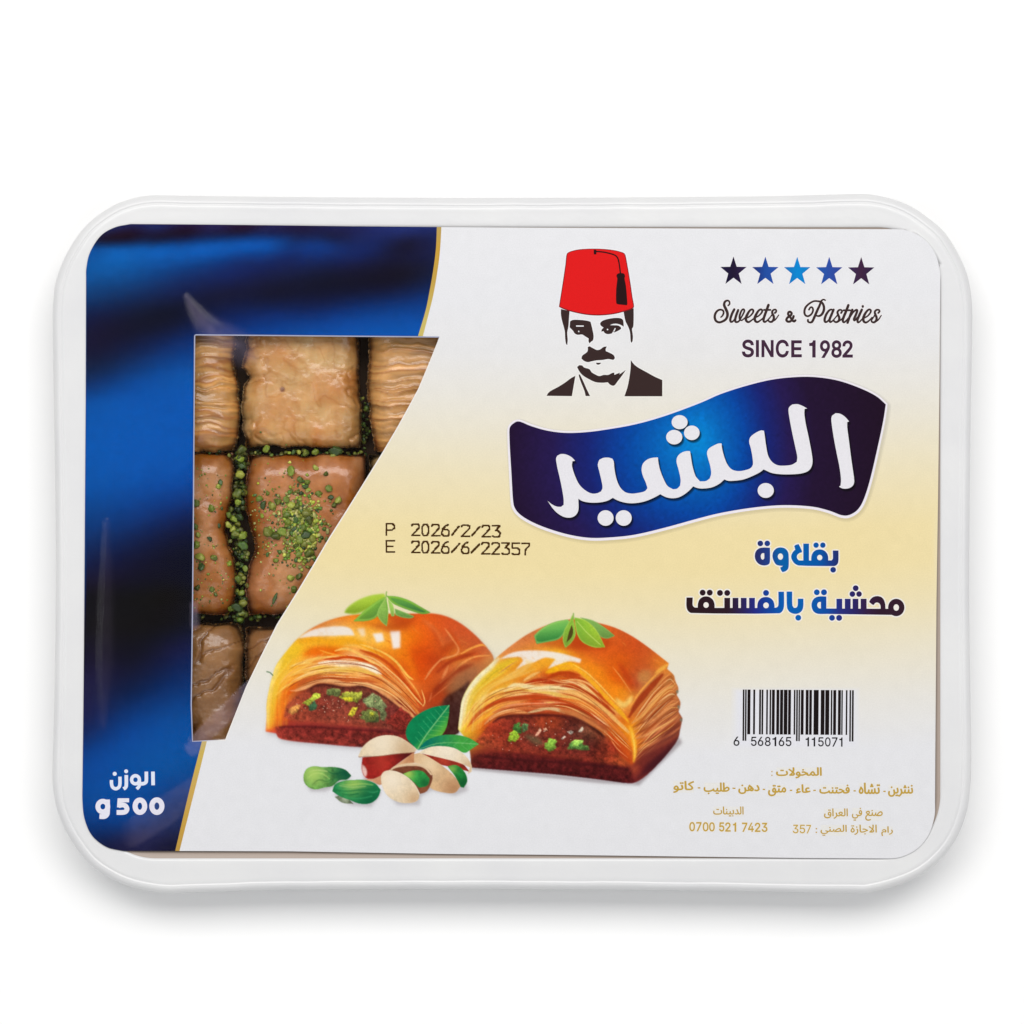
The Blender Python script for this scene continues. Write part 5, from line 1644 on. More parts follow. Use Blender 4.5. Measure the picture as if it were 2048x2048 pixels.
    def flakes(tf, k, arcs, n, clip, seed):
        """Hair-thin edges of single leaves between the broad folds."""
        r = np.random.default_rng(seed)
        o, i = np.asarray(arcs[0], float), np.asarray(arcs[1], float)
        for q in range(n):
            t = r.uniform(0, 1)
            P = catmull(tf(o * (1 - t) + i * t + r.normal(0, 4, o.shape)), 8)
            a = int(r.integers(0, len(P) - 10)); b = min(len(P), a + int(r.integers(10, 30)))
            D = P[a:b:2]
            w_ = np.sin(np.linspace(.15, 3.0, len(D))) * r.uniform(1.0, 2.4)
            lightc = q % 2 == 0
            c.line(D, w_, [(255, 222, 160), (250, 196, 116), (244, 176, 92)][q % 3] if lightc else [(150, 58, 20), (176, 74, 24), (120, 44, 18)][q % 3], .62 if lightc else .55, .45, clip)
    flakes(A, kA, [[(130,800),(250,690),(400,625),(600,600),(780,590),(930,650),(1080,765),(1210,900),(1310,1010)], [(150,1040),(230,930),(350,870),(500,825),(700,835),(900,855),(1050,925),(1170,1030),(1250,1115)]], 46, mA * (1 - mcA), 21)
    c.paint(mcA, np.clip(np.array([142, 68, 50.0]) * (1 + .5 * grain2 + .3 * grain)[..., None], 0, 255), .42)
    chips(C1, [([(230,730),(290,690),(350,680),(320,740),(260,770)],(214,150,76),1.2), ([(420,690),(470,640),(500,690),(470,735),(420,730)],(52,98,66),1), ([(380,660),(430,620),(480,575),(525,580),(520,610),(470,640),(420,690)],(172,192,64),.7),
               ([(580,535),(660,530),(720,550),(700,600),(640,600),(590,580)],(108,124,68),.9), ([(690,580),(780,560),(860,570),(910,550),(900,620),(840,660),(770,640),(700,630)],(160,168,60),.9), ([(720,615),(780,610),(830,625),(800,650),(740,640)],(206,198,44),1),
               ([(920,640),(970,600),(1030,590),(1090,640),(1130,700),(1090,730),(1000,710),(940,690)],(124,134,90),1), ([(880,790),(930,740),(1040,740),(1060,800),(1020,840),(930,820)],(70,90,50),1.4), ([(780,770),(830,690),(860,700),(850,760),(800,790)],(202,192,52),.8), ([(970,770),(1000,742),(1030,770),(1020,826),(975,816)],(194,200,46),1)])
    chips(C2, [([(30,780),(110,740),(160,770),(180,830),(210,900),(190,950),(160,930),(150,860),(90,830),(40,830)],(118,130,84),1), ([(20,860),(80,850),(130,880),(120,940),(60,950),(20,920)],(112,122,62),1), ([(75,875),(105,875),(108,905),(78,905)],(206,206,60),1.2), ([(225,920),(320,850),(400,930),(380,1010),(300,1020),(235,990)],(126,42,34),1)])
    for q in range(70):
        u, v = (R.normal(640, 70), R.normal(690, 40)) if q < 45 else (R.uniform(300, 1090), R.uniform(620, 840))
        c.paint(c.mask(C1(circle(u, v, R.uniform(3, 9), R.uniform(3, 7), 8)), .4), [(214,150,120),(230,200,170),(170,90,66),(120,52,42)][q % 4], .7)
    strokes(C1, .2198, [([(180,850),(400,845),(640,850),(860,870),(1090,890)],30,(172,64,48),.6,2.5), ([(175,895),(400,895),(640,905),(900,925),(1090,945)],36,(112,34,34),.75,2), ([(170,960),(400,985),(640,1010),(860,1040)],50,(150,58,46),.6,4)], mA)
    c.paint(c.mask(A(soft([(300,470),(400,410),(520,380),(680,374),(735,396),(762,446),(600,448),(420,455)], 3, 60)), 1.5) * (1 + .25 * grain2).clip(0, 1), (240, 231, 222), .93)
    for q, s, al in (([(905,432),(985,425),(1000,490),(940,505)], 2.0, .9), ([(1045,410),(1128,408),(1130,545),(1070,555)], 2.0, .92), ([(780,392),(840,385),(850,450),(815,455)], 2.2, .6)):
        c.paint(c.mask(A(q), s), (246, 240, 238), al)
    bs = c.mask(A(soft([(120,1180),(400,1175),(700,1195),(1000,1215),(1200,1230),(1200,1345),(820,1345),(400,1310),(150,1272)], 3, 60)), 2) * mA
    c.paint(bs, np.clip(np.array([126, 44, 36.0]) * (1 + .7 * grain2[..., None] + .25 * grain[..., None]), 0, 255), .75)
    c.line(A([(160,1185),(400,1182),(700,1202),(1000,1222),(1180,1238)]), 3, (84, 22, 26), .7, 1.2)
    dk = c.mask(A(soft([(1480,960),(1600,880),(1690,800),(1660,960),(1610,1080),(1600,1240),(1500,1250),(1480,1120)], 3, 60)), 2.5) * mA
    c.paint(dk, np.array([62, 32, 28.0]) + 22 * grain2[..., None], .8)

    # flank and dome of the left pastry: thin leaves running down, fine cracks on the glaze
    for k in range(16):
        t = k / 15
        a0 = np.array([70 + 150 * t, 1190 - 30 * t]); a2 = np.array([250 + 330 * t, 640 - 60 * t + R.normal(0, 12)])
        a1 = np.array([85 + 165 * t + R.normal(0, 6), 880 - 40 * t])
        wv = R.uniform(.3, 1.4, 3)
        c.line(A([a0, a1, a2]), wv * R.uniform(1.5, 4.5), [(253, 226, 120), (236, 140, 30), (250, 196, 70), (222, 112, 30)][k % 4], .25, 1.2, mA * (1 - mcA))
    for k in range(14):
        u, v = R.uniform(700, 1700), R.uniform(330, 640)
        th = R.uniform(.2, 1.3); ln = R.uniform(30, 110)
        c.line(A([(u, v), (u + ln * .5 * math.cos(th) + R.normal(0, 8), v + ln * .5 * math.sin(th)), (u + ln * math.cos(th), v + ln * math.sin(th))]), np.array([.6, R.uniform(1.2, 3), .6]), [(250, 158, 66), (176, 60, 14), (236, 130, 50), (196, 74, 20)][k % 4], .34, .9, mA)

    # ---------------- leaf star on the left pastry
    def leaf(tf, P, base, edge=None, ew=2.4, hi=None, s=.7, corner=60):
        Q = tf(soft(P, 4, corner))
        m = c.mask(Q, s)
        cc = np.asarray(base, float) * (1 + .10 * grain[..., None])
        c.paint(m, cc)
        if hi is not None:
            cen = Q.mean(0)
            g = np.clip(.5 - ((c.X - cen[0]) * hi[3] + (c.Y - cen[1]) * hi[4]) / max(1, np.ptp(Q, axis=0).max()) * 1.6, 0, 1)
            c.paint(m * g, hi[:3], .85)
        cen = Q.mean(0)
        lo = np.clip((c.Y - cen[1]) / max(1.0, np.ptp(Q[:, 1])) * 1.8 + .25, 0, 1)
        c.paint(m * lo, np.asarray(base, float) * .6, .4)
        if edge is not None:
            c.line(np.vstack([Q, Q[:1]])[::3], ew, edge, .5, .9, m)
    c.paint(c.mask(A([(740,330),(1000,360),(1260,300),(1180,390),(1030,420),(880,360)]), 4), (176, 62, 14), .55)
    leaf(A, [(680,262),(705,225),(780,170),(900,125),(1000,112),(1010,150),(900,215),(770,272)], (150,188,46), (196,222,90), 3, (190,215,80,.3,1), 1.6)
    leaf(A, [(1020,128),(1100,134),(1200,165),(1290,215),(1372,262),(1320,274),(1230,252),(1120,212),(1060,180)], (56,120,74), (166,212,60), 7, (130,190,60,-.2,1))
    leaf(A, [(755,330),(850,240),(960,160),(1010,135),(988,220),(935,300),(870,326)], (96,150,66), (168,214,84), 7, (140,196,60,.9,.6))
    leaf(A, [(1085,230),(1150,255),(1242,292),(1220,306),(1150,302),(1090,282)], (112,160,78), (176,212,110), 2.5)
    leaf(A, [(1028,150),(1070,200),(1083,290),(1058,291),(1043,230)], (158,200,90), (196,226,130), 2)
    leaf(A, [(1012,150),(1032,230),(1030,300),(1020,372),(975,332),(945,282),(962,220)], (140,184,82), (190,220,120), 3)
    c.line(A([(1018,95),(1015,150),(1022,230),(1021,340)]), 2.2, (110, 165, 60), .8)
    c.line(A([(55,738),(80,745),(104,768)]), 2.0, (70, 110, 70), .9)

    # ---------------- right pastry
    silB = soft([(135,960),(150,840),(165,740),(215,640),(290,550),(360,490),(440,410),(540,330),(640,260),(760,200),(880,160),(1000,142),(1150,165),(1300,205),(1430,270),(1560,360),(1700,470),(1688,512),(1738,560),(1748,600),(1772,660),(1758,705),(1786,760),(1772,830),(1802,880),(1785,960),(1770,1030),(1700,1130),(1600,1240),(1500,1330),(1430,1362),(1200,1335),(900,1300),(600,1275),(350,1255),(230,1245),(225,1150),(200,1050)], 3, 40)
    c.paint(c.mask(B([(230,1240),(600,1270),(1200,1330),(1440,1360),(1780,1020),(1800,1060),(1480,1378),(1200,1362),(600,1300),(240,1262)]), 2.5), (130, 118, 122), .6)
    mB = c.mask(B(silB), .9)
    ctrlB = [(900,380,245,170,40),(700,290,215,120,60),(1000,330,205,80,25),(1150,450,228,110,30),(1100,540,240,150,40),(1300,300,215,90,30),(1350,450,215,90,20),(1450,330,205,80,30),(1550,400,205,90,35),(1650,480,225,125,40),(1250,600,230,105,20),(1350,680,240,140,30),(1450,620,190,80,40),(1550,530,195,95,45),(1500,600,190,110,60),
     (850,210,220,125,60),(1150,230,215,95,35),(1000,200,210,100,40),(480,400,225,140,70),(550,480,235,150,40),(700,520,235,150,50),(450,550,240,190,50),(900,500,245,170,35),(600,590,220,120,35),(450,640,235,175,60),(300,640,235,200,60),(230,720,240,215,120),(190,840,245,225,150),(180,950,245,205,60),(300,820,240,180,70),(260,920,240,150,40),(350,900,225,110,40),
     (800,560,210,85,25),(1000,570,215,100,40),(700,640,225,150,80),(850,690,240,210,150),(950,620,195,75,25),(1050,650,235,180,110),(600,680,235,190,110),(700,740,205,80,30),(900,740,210,90,30),(500,740,235,160,80),(800,790,200,90,50),(1000,780,230,140,70),(1100,760,225,130,60),(1200,740,225,140,70),(1150,850,215,110,50),(1300,820,235,160,80),(1250,900,205,95,45),(1380,880,225,115,30),(1420,960,240,150,30),(1450,1080,235,130,30),(600,800,215,110,50),(450,850,225,130,60),
     (500,900,130,40,28),(400,950,175,55,30),(650,880,120,40,28),(800,900,165,60,30),(1000,900,80,30,28),(1100,960,130,85,60),(1150,1060,60,25,22),(900,1020,95,35,30),(700,1000,120,50,40),(1250,1050,150,55,30),(1330,1100,160,50,25),(1380,1170,190,85,35),
     (500,1100,150,50,32),(800,1130,120,35,28),(350,1080,165,70,40),(1100,1180,125,38,30),(300,1180,120,38,30),(600,1200,75,22,22),(900,1230,80,24,24),(1200,1270,85,25,25),(1400,1310,95,25,28),(300,1240,75,25,28),
     (1500,800,205,115,55),(1600,700,205,130,65),(1700,600,200,120,60),(1550,900,195,115,65),(1650,850,190,110,60),(1720,750,190,110,60),(1500,1000,195,105,50),(1600,1000,170,85,50),(1700,920,170,85,50),(1500,1130,150,65,40),(1600,1100,120,50,40),(1700,1030,110,50,40),(1500,1250,120,40,35),(1580,1180,75,30,32),(1450,1300,140,50,40)]
    colB = fieldof(ctrlB, B, kB, 58, 44)
    c.paint(mB, np.clip(colB * (1 + .07 * grain[..., None] + .06 * grain2[..., None]), 0, 255))
    cavB = soft([(300,1010),(380,920),(480,872),(620,862),(800,868),(950,868),(1060,905),(1170,985),(1260,1060),(1350,1180),(1380,1240),(1100,1200),(700,1140),(450,1120),(260,1060)], 3, 70)
    mcB = c.mask(B(cavB), 1.8)
    c.paint(mcB, np.clip(fieldof([q for q in ctrlB if 860 < q[1] < 1200 and 340 < q[0] < 1400 and q[2] < 195], B, kB, 80, 60) * (1 + .45 * grain2[..., None] + .25 * grain[..., None]), 0, 255), .8)
    oB = np.array([(215,850),(330,725),(480,640),(640,600),(800,570),(960,580),(1100,650),(1220,760),(1330,880),(1425,970)], float)
    iB = np.array([(225,1050),(320,955),(420,885),(560,852),(760,845),(920,852),(1060,905),(1200,985),(1330,1100),(1435,1200)], float)
    fib = fbm((c.X * .86 + c.Y * .5) / 16, (c.Y * .86 + 1.5 * c.X * .5) / 3.2, 3, 91)
    sideB = c.mask(B([(1425,930),(1500,760),(1600,640),(1712,540),(1745,600),(1772,660),(1758,705),(1786,760),(1772,830),(1802,880),(1785,960),(1600,1110),(1450,1200)]), 3) * mB
    c.paint(sideB, np.clip(colB * (1 + .4 * fib[..., None]), 0, 255), .75)
    strokes(C3, .2289, [
        ([(260,420),(380,330),(520,270),(680,200),(860,130)],80,(238,165,40),.75,6), ([(110,640),(150,500),(220,370),(320,260),(430,170),(560,120)],70,(230,196,44),.8,4), ([(40,740),(50,600),(100,440),(180,310),(290,200),(380,120)],52,(243,233,196),.9,2.4),
        ([(240,342),(330,252),(440,182)],7,(186,146,30),.8,.8), ([(380,252),(460,192),(540,142)],7,(196,126,90),.8,.7), ([(180,520),(240,420),(330,340),(470,290)],10,(252,214,96),.7,1), ([(600,312),(660,272),(740,235)],22,(242,194,116),.9,1),
        ([(800,240),(900,200),(1000,182),(1092,202)],56,(247,182,22),.9,2), ([(800,292),(880,258),(960,244),(1092,264)],36,(184,62,16),.95,1), ([(840,307),(940,332),(1000,322),(1092,332)],20,(234,166,106),.95,.8), ([(610,342),(720,312),(820,322),(900,348),(1000,364),(1092,374)],40,(178,54,18),.95,1.2),
        ([(560,382),(700,402),(850,424),(980,454),(1092,474)],32,(236,190,92),.9,1), ([(430,402),(500,362),(560,350),(700,375),(830,370),(930,372),(1092,388)],36,(243,219,158),.95,1), ([(780,386),(880,386),(990,396)],6,(150,116,56),.8,.6), ([(880,404),(990,420),(1092,436)],14,(200,100,40),.6,1),
        ([(60,722),(120,602),(200,502),(300,432),(400,392),(470,382)],26,(251,208,116),.95,.8), ([(150,602),(250,502),(380,432),(520,402),(640,397)],10,(186,90,28),.9,.7), ([(80,690),(150,560),(230,470)],8,(214,140,30),.7,.8), ([(420,442),(540,436),(680,432),(800,452),(980,486)],9,(244,176,108),.9,.6),
        ([(480,424),(600,414),(720,424),(850,440)],9,(196,90,40),.8,.7), ([(110,722),(200,612),(300,532),(420,482),(560,462),(700,452),(840,467),(980,492),(1092,522)],40,(190,64,22),.95,1.4), ([(80,762),(170,692),(270,622),(380,562),(480,532)],36,(242,164,44),.95,1.2), ([(150,680),(250,590),(360,535)],8,(250,206,100),.8,.7),
        ([(330,592),(450,552),(600,547),(750,547),(900,562),(1092,602)],40,(204,106,56),.95,1.4), ([(400,542),(520,522),(640,511),(760,511),(900,502),(1040,530)],13,(232,142,96),.95,.7), ([(780,502),(870,500)],10,(244,190,100),.9,.7), ([(260,692),(340,622),(440,582),(560,582),(650,602)],30,(224,146,86),.95,1), ([(640,592),(720,572),(800,556),(880,562),(960,592)],26,(218,180,128),.95,1), ([(660,575),(760,560)],5,(150,90,50),.7,.5),
        ([(330,682),(400,634),(520,622),(640,622),(760,614),(900,622),(1000,642),(1092,672)],26,(78,24,20),.95,1.6), ([(290,720),(350,740),(380,780)],90,(165,48,26),.6,5), ([(720,690),(860,680),(940,700)],90,(168,62,30),.7,5), ([(620,792),(700,832),(770,864)],60,(76,96,66),.85,3), ([(900,680),(1000,700),(1092,720)],60,(74,34,28),.6,5),
        ([(150,942),(350,922),(600,932),(800,962),(1092,982)],56,(122,42,30),.5,4)], mB)
    strokes(C4, .2564, [
        ([(200,100),(320,220),(430,350),(500,430)],90,(241,132,18),.8,7), ([(460,100),(520,200),(570,310)],40,(188,62,18),.8,3.5), ([(410,130),(480,220),(560,340)],8,(242,156,76),.9,.8), ([(560,180),(600,260),(590,330)],12,(176,70,30),.6,2), ([(620,230),(660,200),(700,170)],90,(202,132,68),.8,3.5), ([(440,380),(490,430),(540,400),(560,360)],38,(246,204,108),.9,2.4),
        ([(0,202),(90,202),(180,237),(260,302),(340,372),(430,462)],32,(190,70,22),.95,1), ([(0,242),(120,232),(220,262),(300,332)],15,(243,176,106),.95,.7), ([(0,282),(120,292),(240,352),(330,412),(430,502)],24,(174,58,20),.95,1), ([(0,322),(110,332),(230,392),(340,462),(450,562),(540,642)],30,(239,178,98),.95,1), ([(0,350),(110,360),(230,415),(340,490),(450,590)],9,(204,110,46),.8,.8),
        ([(0,382),(120,397),(240,452),(350,532),(450,622),(540,722)],26,(228,124,48),.95,1), ([(0,422),(120,442),(230,492),(330,562)],30,(184,64,24),.95,1.2), ([(0,472),(120,502),(230,562),(330,632),(380,662)],34,(202,118,64),.95,1.2), ([(240,492),(320,552),(392,602)],10,(243,186,138),.95,.6), ([(60,542),(180,572),(300,642),(350,692)],26,(54,20,16),.9,1.8),
        ([(380,642),(450,722),(520,802),(560,882)],60,(206,80,26),.9,2.5), ([(400,700),(470,790),(540,870)],24,(170,48,22),.6,2), ([(380,662),(440,762),(530,842)],7,(234,148,90),.9,.6), ([(0,130),(90,130),(190,192),(290,292),(390,402),(470,482),(535,562)],30,(246,170,36),.95,1), ([(100,112),(200,170),(300,262),(400,370),(500,470)],8,(253,206,96),.9,.7),
        ([(540,522),(600,422),(690,312),(800,192)],42,(160,56,22),.95,1.2), ([(540,452),(620,332),(720,222),(842,112)],15,(240,158,68),.95,.8), ([(740,182),(800,142),(845,112)],28,(243,176,70),.9,1.6), ([(550,542),(640,442),(740,332),(860,202)],24,(206,106,46),.9,1.2),
        ([(560,572),(680,482),(780,372),(900,262)],24,(228,154,80),.9,1), ([(570,602),(700,532),(800,442),(912,342)],16,(154,70,32),.9,1), ([(575,622),(700,562),(820,472),(916,402)],22,(225,145,85),.9,1), ([(580,662),(700,602),(820,522),(920,452)],14,(158,74,36),.9,1), ([(590,692),(720,642),(840,572),(930,512)],22,(218,140,80),.9,1), ([(600,742),(720,692),(840,622),(940,562)],14,(142,64,36),.9,1),
        ([(600,782),(720,732),(850,662),(940,602)],20,(194,108,66),.85,1.2), ([(605,832),(730,772),(850,712),(930,652)],26,(148,68,46),.85,1.8), ([(600,902),(740,822),(900,692)],60,(116,42,36),.8,4), ([(545,592),(570,682),(585,782),(575,872)],32,(248,178,50),.95,1.6), ([(560,640),(580,740),(584,840)],8,(253,210,100),.8,.8),
        ([(0,882),(200,892),(400,907),(550,932)],56,(80,24,22),.7,3), ([(0,962),(200,972),(400,992),(540,1012)],66,(62,18,20),.8,3), ([(560,942),(600,902)],56,(166,70,46),.8,3.5), ([(600,1002),(740,882),(912,712)],56,(70,24,30),.85,3.5)], mB)
    c.paint(sideB * np.clip(fib, 0, 1), (240, 180, 116), .35)
    for u, v in ((915, 325), (925, 445), (945, 545)):
        c.paint(c.mask(C4(circle(u, v, 10, 15, 12)), .8), (120, 122, 104), .8)
    flakes(B, kB, [[(215,850),(330,725),(480,640),(640,600),(800,570),(960,580),(1100,650),(1220,760),(1330,880),(1425,970)], [(225,1050),(320,955),(420,885),(560,852),(760,845),(920,852),(1060,905),(1200,985),(1330,1100),(1435,1200)]], 50, mB * (1 - mcB), 22)
    flakes(B, kB, [[(1425,900),(1500,780),(1600,650),(1700,560),(1745,600)], [(1450,1180),(1520,1110),(1620,1030),(1720,960),(1780,900)]], 40, sideB, 23)
    c.paint(mcB, np.clip(np.array([138, 58, 40.0]) * (1 + .5 * grain2 + .3 * grain)[..., None], 0, 255), .36)
    chips(C3, [([(500,720),(540,680),(570,690),(580,760),(540,780)],(60,116,50),.9), ([(580,690),(640,690),(632,740),(590,760)],(84,128,76),1), ([(470,780),(500,750),(550,770),(570,800),(530,840),(480,835)],(152,196,54),.7), ([(780,880),(810,830),(870,830),(890,880),(860,920),(790,910)],(122,172,62),.8), ([(1000,890),(1020,850),(1060,830),(1110,840),(1120,890),(1040,900)],(140,188,82),.8), ([(700,792),(742,720),(762,742),(722,790)],(226,172,142),.8), ([(770,740),(795,724),(808,744),(785,752)],(222,168,136),.7)])
    chips(C4, [([(70,770),(100,720),(170,730),(240,750),(230,775),(140,780)],(84,130,60),1.2), ([(92,735),(120,700),(150,712),(148,745),(110,752)],(160,206,90),.8), ([(140,640),(170,600),(185,612),(165,640)],(196,186,164),.8), ([(60,640),(85,628),(104,640),(85,656)],(190,180,164),.8), ([(10,690),(35,668),(42,680),(20,700)],(190,180,164),.7)])
    for q in range(60):
        u, v = R.uniform(300, 1090), R.uniform(660, 940)
        c.paint(c.mask(C3(circle(u, v, R.uniform(2, 7), R.uniform(2, 6), 8)), .4), [(214,160,130),(236,216,196),(150,66,46),(70,28,24)][q % 4], .7)
    c.paint(c.mask(B(soft([(440,440),(540,390),(660,375),(800,380),(920,400),(1050,440),(1040,468),(960,456),(880,480),(800,512),(858,440),(780,428),(700,462),(640,480),(560,520),(618,452),(600,425),(500,430)], 3, 70)), 1.3) * (1 + .3 * grain2).clip(0, 1), (242, 234, 226), .93)
    c.paint(c.mask(B(soft([(560,520),(640,480),(630,440),(700,462),(620,540),(480,600),(430,610)], 3, 70)), 2), (244, 205, 120), .5)
    bs = c.mask(B(soft([(240,1150),(450,1130),(800,1170),(1200,1220),(1420,1250),(1440,1360),(1200,1335),(700,1285),(235,1245)], 3, 70)), 2.5) * mB
    c.paint(bs, np.clip(np.array([86, 26, 26.0]) * (1 + .6 * grain2[..., None] + .25 * grain[..., None]), 0, 255), .72)
    c.line(B([(300,1160),(600,1190),(900,1205),(1200,1235),(1400,1262)]), 4, (58, 16, 20), .6, 1.6)
    c.line(B([(1440,1240),(1560,1130),(1680,1010),(1770,930)]), 5, (112, 40, 34), .5, 2)
    for k in range(16):
        t = k / 15
        a0 = np.array([160 + 150 * t, 990 - 40 * t]); a2 = np.array([400 + 330 * t, 500 + 40 * t + R.normal(0, 10)])
        a1 = np.array([195 + 190 * t + R.normal(0, 6), 730 - 60 * t])
        wv = R.uniform(.3, 1.4, 3)
        c.line(B([a0, a1, a2]), wv * R.uniform(1.8, 5), [(250, 236, 178), (236, 160, 50), (248, 214, 120), (226, 132, 40)][k % 4], .25, 1.2, mB * (1 - mcB))
    for k in range(14):
        u, v = R.uniform(600, 1600), R.uniform(260, 640)
        th = R.uniform(.3, 1.2); ln = R.uniform(30, 110)
        c.line(B([(u, v), (u + ln * .5 * math.cos(th) + R.normal(0, 8), v + ln * .5 * math.sin(th)), (u + ln * math.cos(th), v + ln * math.sin(th))]), np.array([.6, R.uniform(1.2, 3), .6]), [(248, 158, 70), (170, 58, 16), (236, 134, 56), (190, 72, 22)][k % 4], .34, .9, mB)

    # leaf star on the right pastry
    c.paint(c.mask(B([(720,330),(930,370),(1100,370),(1230,370),(1290,300),(1000,250)]), 4), (176, 60, 14), .5)
    leaf(B, [(1040,130),(1140,155),(1230,210),(1298,266),(1240,286),(1190,270),(1130,190)], (124,172,82), (170,206,124), 2, (130,175,85,-.3,1))
    leaf(B, [(700,265),(760,210),(850,165),(950,145),(965,172),(930,240),(880,290),(790,312),(718,326)], (58,150,70), (170,214,112), 5, (150,206,96,.2,1))
    leaf(B, [(1000,130),(1080,152),(1160,222),(1226,350),(1150,352),(1060,312),(1028,270),(1008,200)], (164,202,58), (200,224,100), 3, (120,176,60,1,-.2))
    leaf(B, [(985,110),(1002,200),(1006,262),(972,320),(930,356),(912,290),(925,222),(955,170)], (140,186,62), (190,216,104), 3)
    c.paint(c.mask(B(soft([(978,185),(990,230),(975,280),(940,315),(955,250)], 3, 60)), .6), (74, 58, 24), .9)
    c.line(B([(1020,160),(1090,240),(1190,330)]), 2, (196, 220, 110), .7)
    c.line(B([(992,100),(990,140)]), 2.4, (120, 170, 70), .9)

    # ---------------- two green leaves
    l1 = soft([(1265,1365),(1185,1280),(1175,1210),(1215,1130),(1290,1070),(1400,1022),(1525,1006),(1520,1090),(1490,1210),(1420,1290),(1330,1342)], 4, 55)
    m = c.mask(A(l1), .6)
    t = np.clip(((c.X - A([(1265, 1365)])[0][0]) * .72 + (c.Y - A([(1265, 1365)])[0][1]) * .69) / 26 + .5, 0, 1)[..., None]
    c.paint(m, (np.array([14, 128, 78.0]) * (1 - t) + np.array([96, 178, 62.0]) * t) * (1 + .1 * grain2[..., None]))
    c.line(A([(1270,1360),(1330,1260),(1420,1140),(1522,1010)]), 1.8, (168, 215, 140), .8)
    for q in np.linspace(.12, .85, 8):
        p0 = np.array([1270, 1360]) * (1 - q) + np.array([1522, 1010]) * q
        c.line(A([p0, p0 + np.array([-62, -70]) * (1.1 - abs(q - .45))]), 1.0, (96, 190, 130), .55, .5, m)
        c.line(A([p0, p0 + np.array([75, 8]) * (1.1 - abs(q - .4))]), 1.0, (160, 215, 110), .5, .5, m)
    l2 = soft([(1270,1368),(1330,1300),(1430,1255),(1560,1245),(1680,1270),(1762,1320),(1700,1362),(1650,1392),(1560,1352),(1440,1342),(1330,1362)], 4, 60)
    m = c.mask(A(l2), .6)
    t = np.clip((c.X - A([(1330, 1300)])[0][0]) / 70, 0, 1)[..., None]
    c.paint(m, (np.array([8, 112, 96.0]) * (1 - t) + np.array([66, 160, 66.0]) * t) * (1 + .1 * grain2[..., None]))
    c.line(A([(1280,1362),(1420,1318),(1560,1310),(1755,1322)]), 1.5, (150, 205, 130), .7)
    for q in np.linspace(.2, .85, 6):
        p0 = np.array([1280, 1362]) * (1 - q) + np.array([1755, 1315]) * q
        c.line(A([p0, p0 + np.array([50, -48])]), .9, (110, 190, 120), .5, .5, m)
        c.line(A([p0, p0 + np.array([50, 42])]), .9, (130, 200, 120), .45, .5, m)

    # ---------------- pistachios in their shells, and kernels
    def blob(P, base, hi=None, sh=None, s=.6, tex=.10, corner=60):
        Q = A(soft(P, 3, corner)); m = c.mask(Q, s)
        c.paint(m, np.clip(np.asarray(base, float) * (1 + tex * grain2[..., None] + .05 * grain[..., None]), 0, 255))
        for spec in (hi, sh):
            if spec is not None:
                u, v, r, cl, al = spec
                cx, cy = A([(u, v)])[0]
                g = np.exp(-(((c.X - cx) ** 2 + (c.Y - cy) ** 2) / (r * kA) ** 2))
                c.paint(m * g, cl, al)
        return m
    for P in ([(350,1590),(430,1510),(600,1510),(735,1580),(640,1625),(520,1690),(400,1690)], [(585,1710),(700,1625),(930,1650),(970,1700),(890,1815),(720,1800)], [(985,1660),(1100,1800),(1280,1800),(1290,1730),(1380,1680),(1560,1725),(1670,1680),(1640,1600),(1200,1600)], [(790,1420),(820,1440),(830,1620),(960,1640),(900,1400)]):
        c.paint(c.mask(A(P) + np.array([1.5, 3.5]), 3.2), (150, 142, 146), .5)
    blob([(825,1428),(1000,1410),(1180,1388),(1252,1383),(1150,1450),(1040,1530),(920,1600),(850,1592),(818,1520)], (150,34,30), (980,1470,90,(186,58,44),.7), (1180,1410,80,(70,20,22),.8), tex=.3)
    blob([(818,1480),(850,1510),(862,1560),(845,1590),(822,1540)], (232,190,180), s=1.2)
    blob([(1240,1385),(1250,1470),(1100,1512),(1020,1550),(930,1612),(832,1605),(920,1600),(1040,1532)], (196,136,94), (1120,1480,60,(226,176,130),.8), tex=.12)
    blob([(832,1602),(930,1600),(1000,1560),(985,1640),(960,1650),(900,1620)], (206,150,112))
    blob([(790,1420),(830,1340),(920,1272),(1010,1250),(1110,1260),(1200,1310),(1262,1366),(1240,1386),(1100,1396),(960,1416)], (228,206,172), (980,1310,130,(240,224,198),.9), (1180,1370,90,(200,164,124),.7))
    c.line(A([(795,1424),(960,1418),(1100,1400),(1240,1388)]), 1.6, (150, 104, 76), .8)
    blob([(1300,1396),(1450,1428),(1620,1470),(1690,1545),(1560,1510),(1420,1475)], (146,46,34), (1480,1450,60,(190,70,50),.6), tex=.3)
    blob([(1510,1500),(1580,1490),(1650,1550),(1668,1620),(1640,1672),(1610,1662),(1570,1580)], (34,124,54), (1545,1520,40,(140,180,80),.8), (1640,1640,50,(16,84,44),.8), tex=.3)
    blob([(1240,1400),(1290,1394),(1400,1450),(1500,1520),(1580,1600),(1612,1662),(1570,1712),(1490,1712),(1400,1690),(1350,1660),(1390,1580),(1330,1500),(1240,1470)], (216,178,134), (1360,1480,90,(236,210,172),.8), (1560,1680,90,(176,126,86),.8))
    blob([(1278,1390),(1350,1350),(1450,1338),(1560,1355),(1650,1410),(1702,1490),(1704,1542),(1670,1562),(1692,1510),(1600,1470),(1450,1430)], (234,214,182), (1500,1370,120,(243,230,208),.8), (1690,1500,70,(206,172,134),.8))
    blob([(1040,1530),(1100,1500),(1220,1480),(1320,1500),(1388,1570),(1372,1650),(1340,1702),(1290,1722),(1240,1640),(1160,1570),(1060,1536)], (118,64,44), (1330,1690,60,(150,90,60),.7), tex=.2)
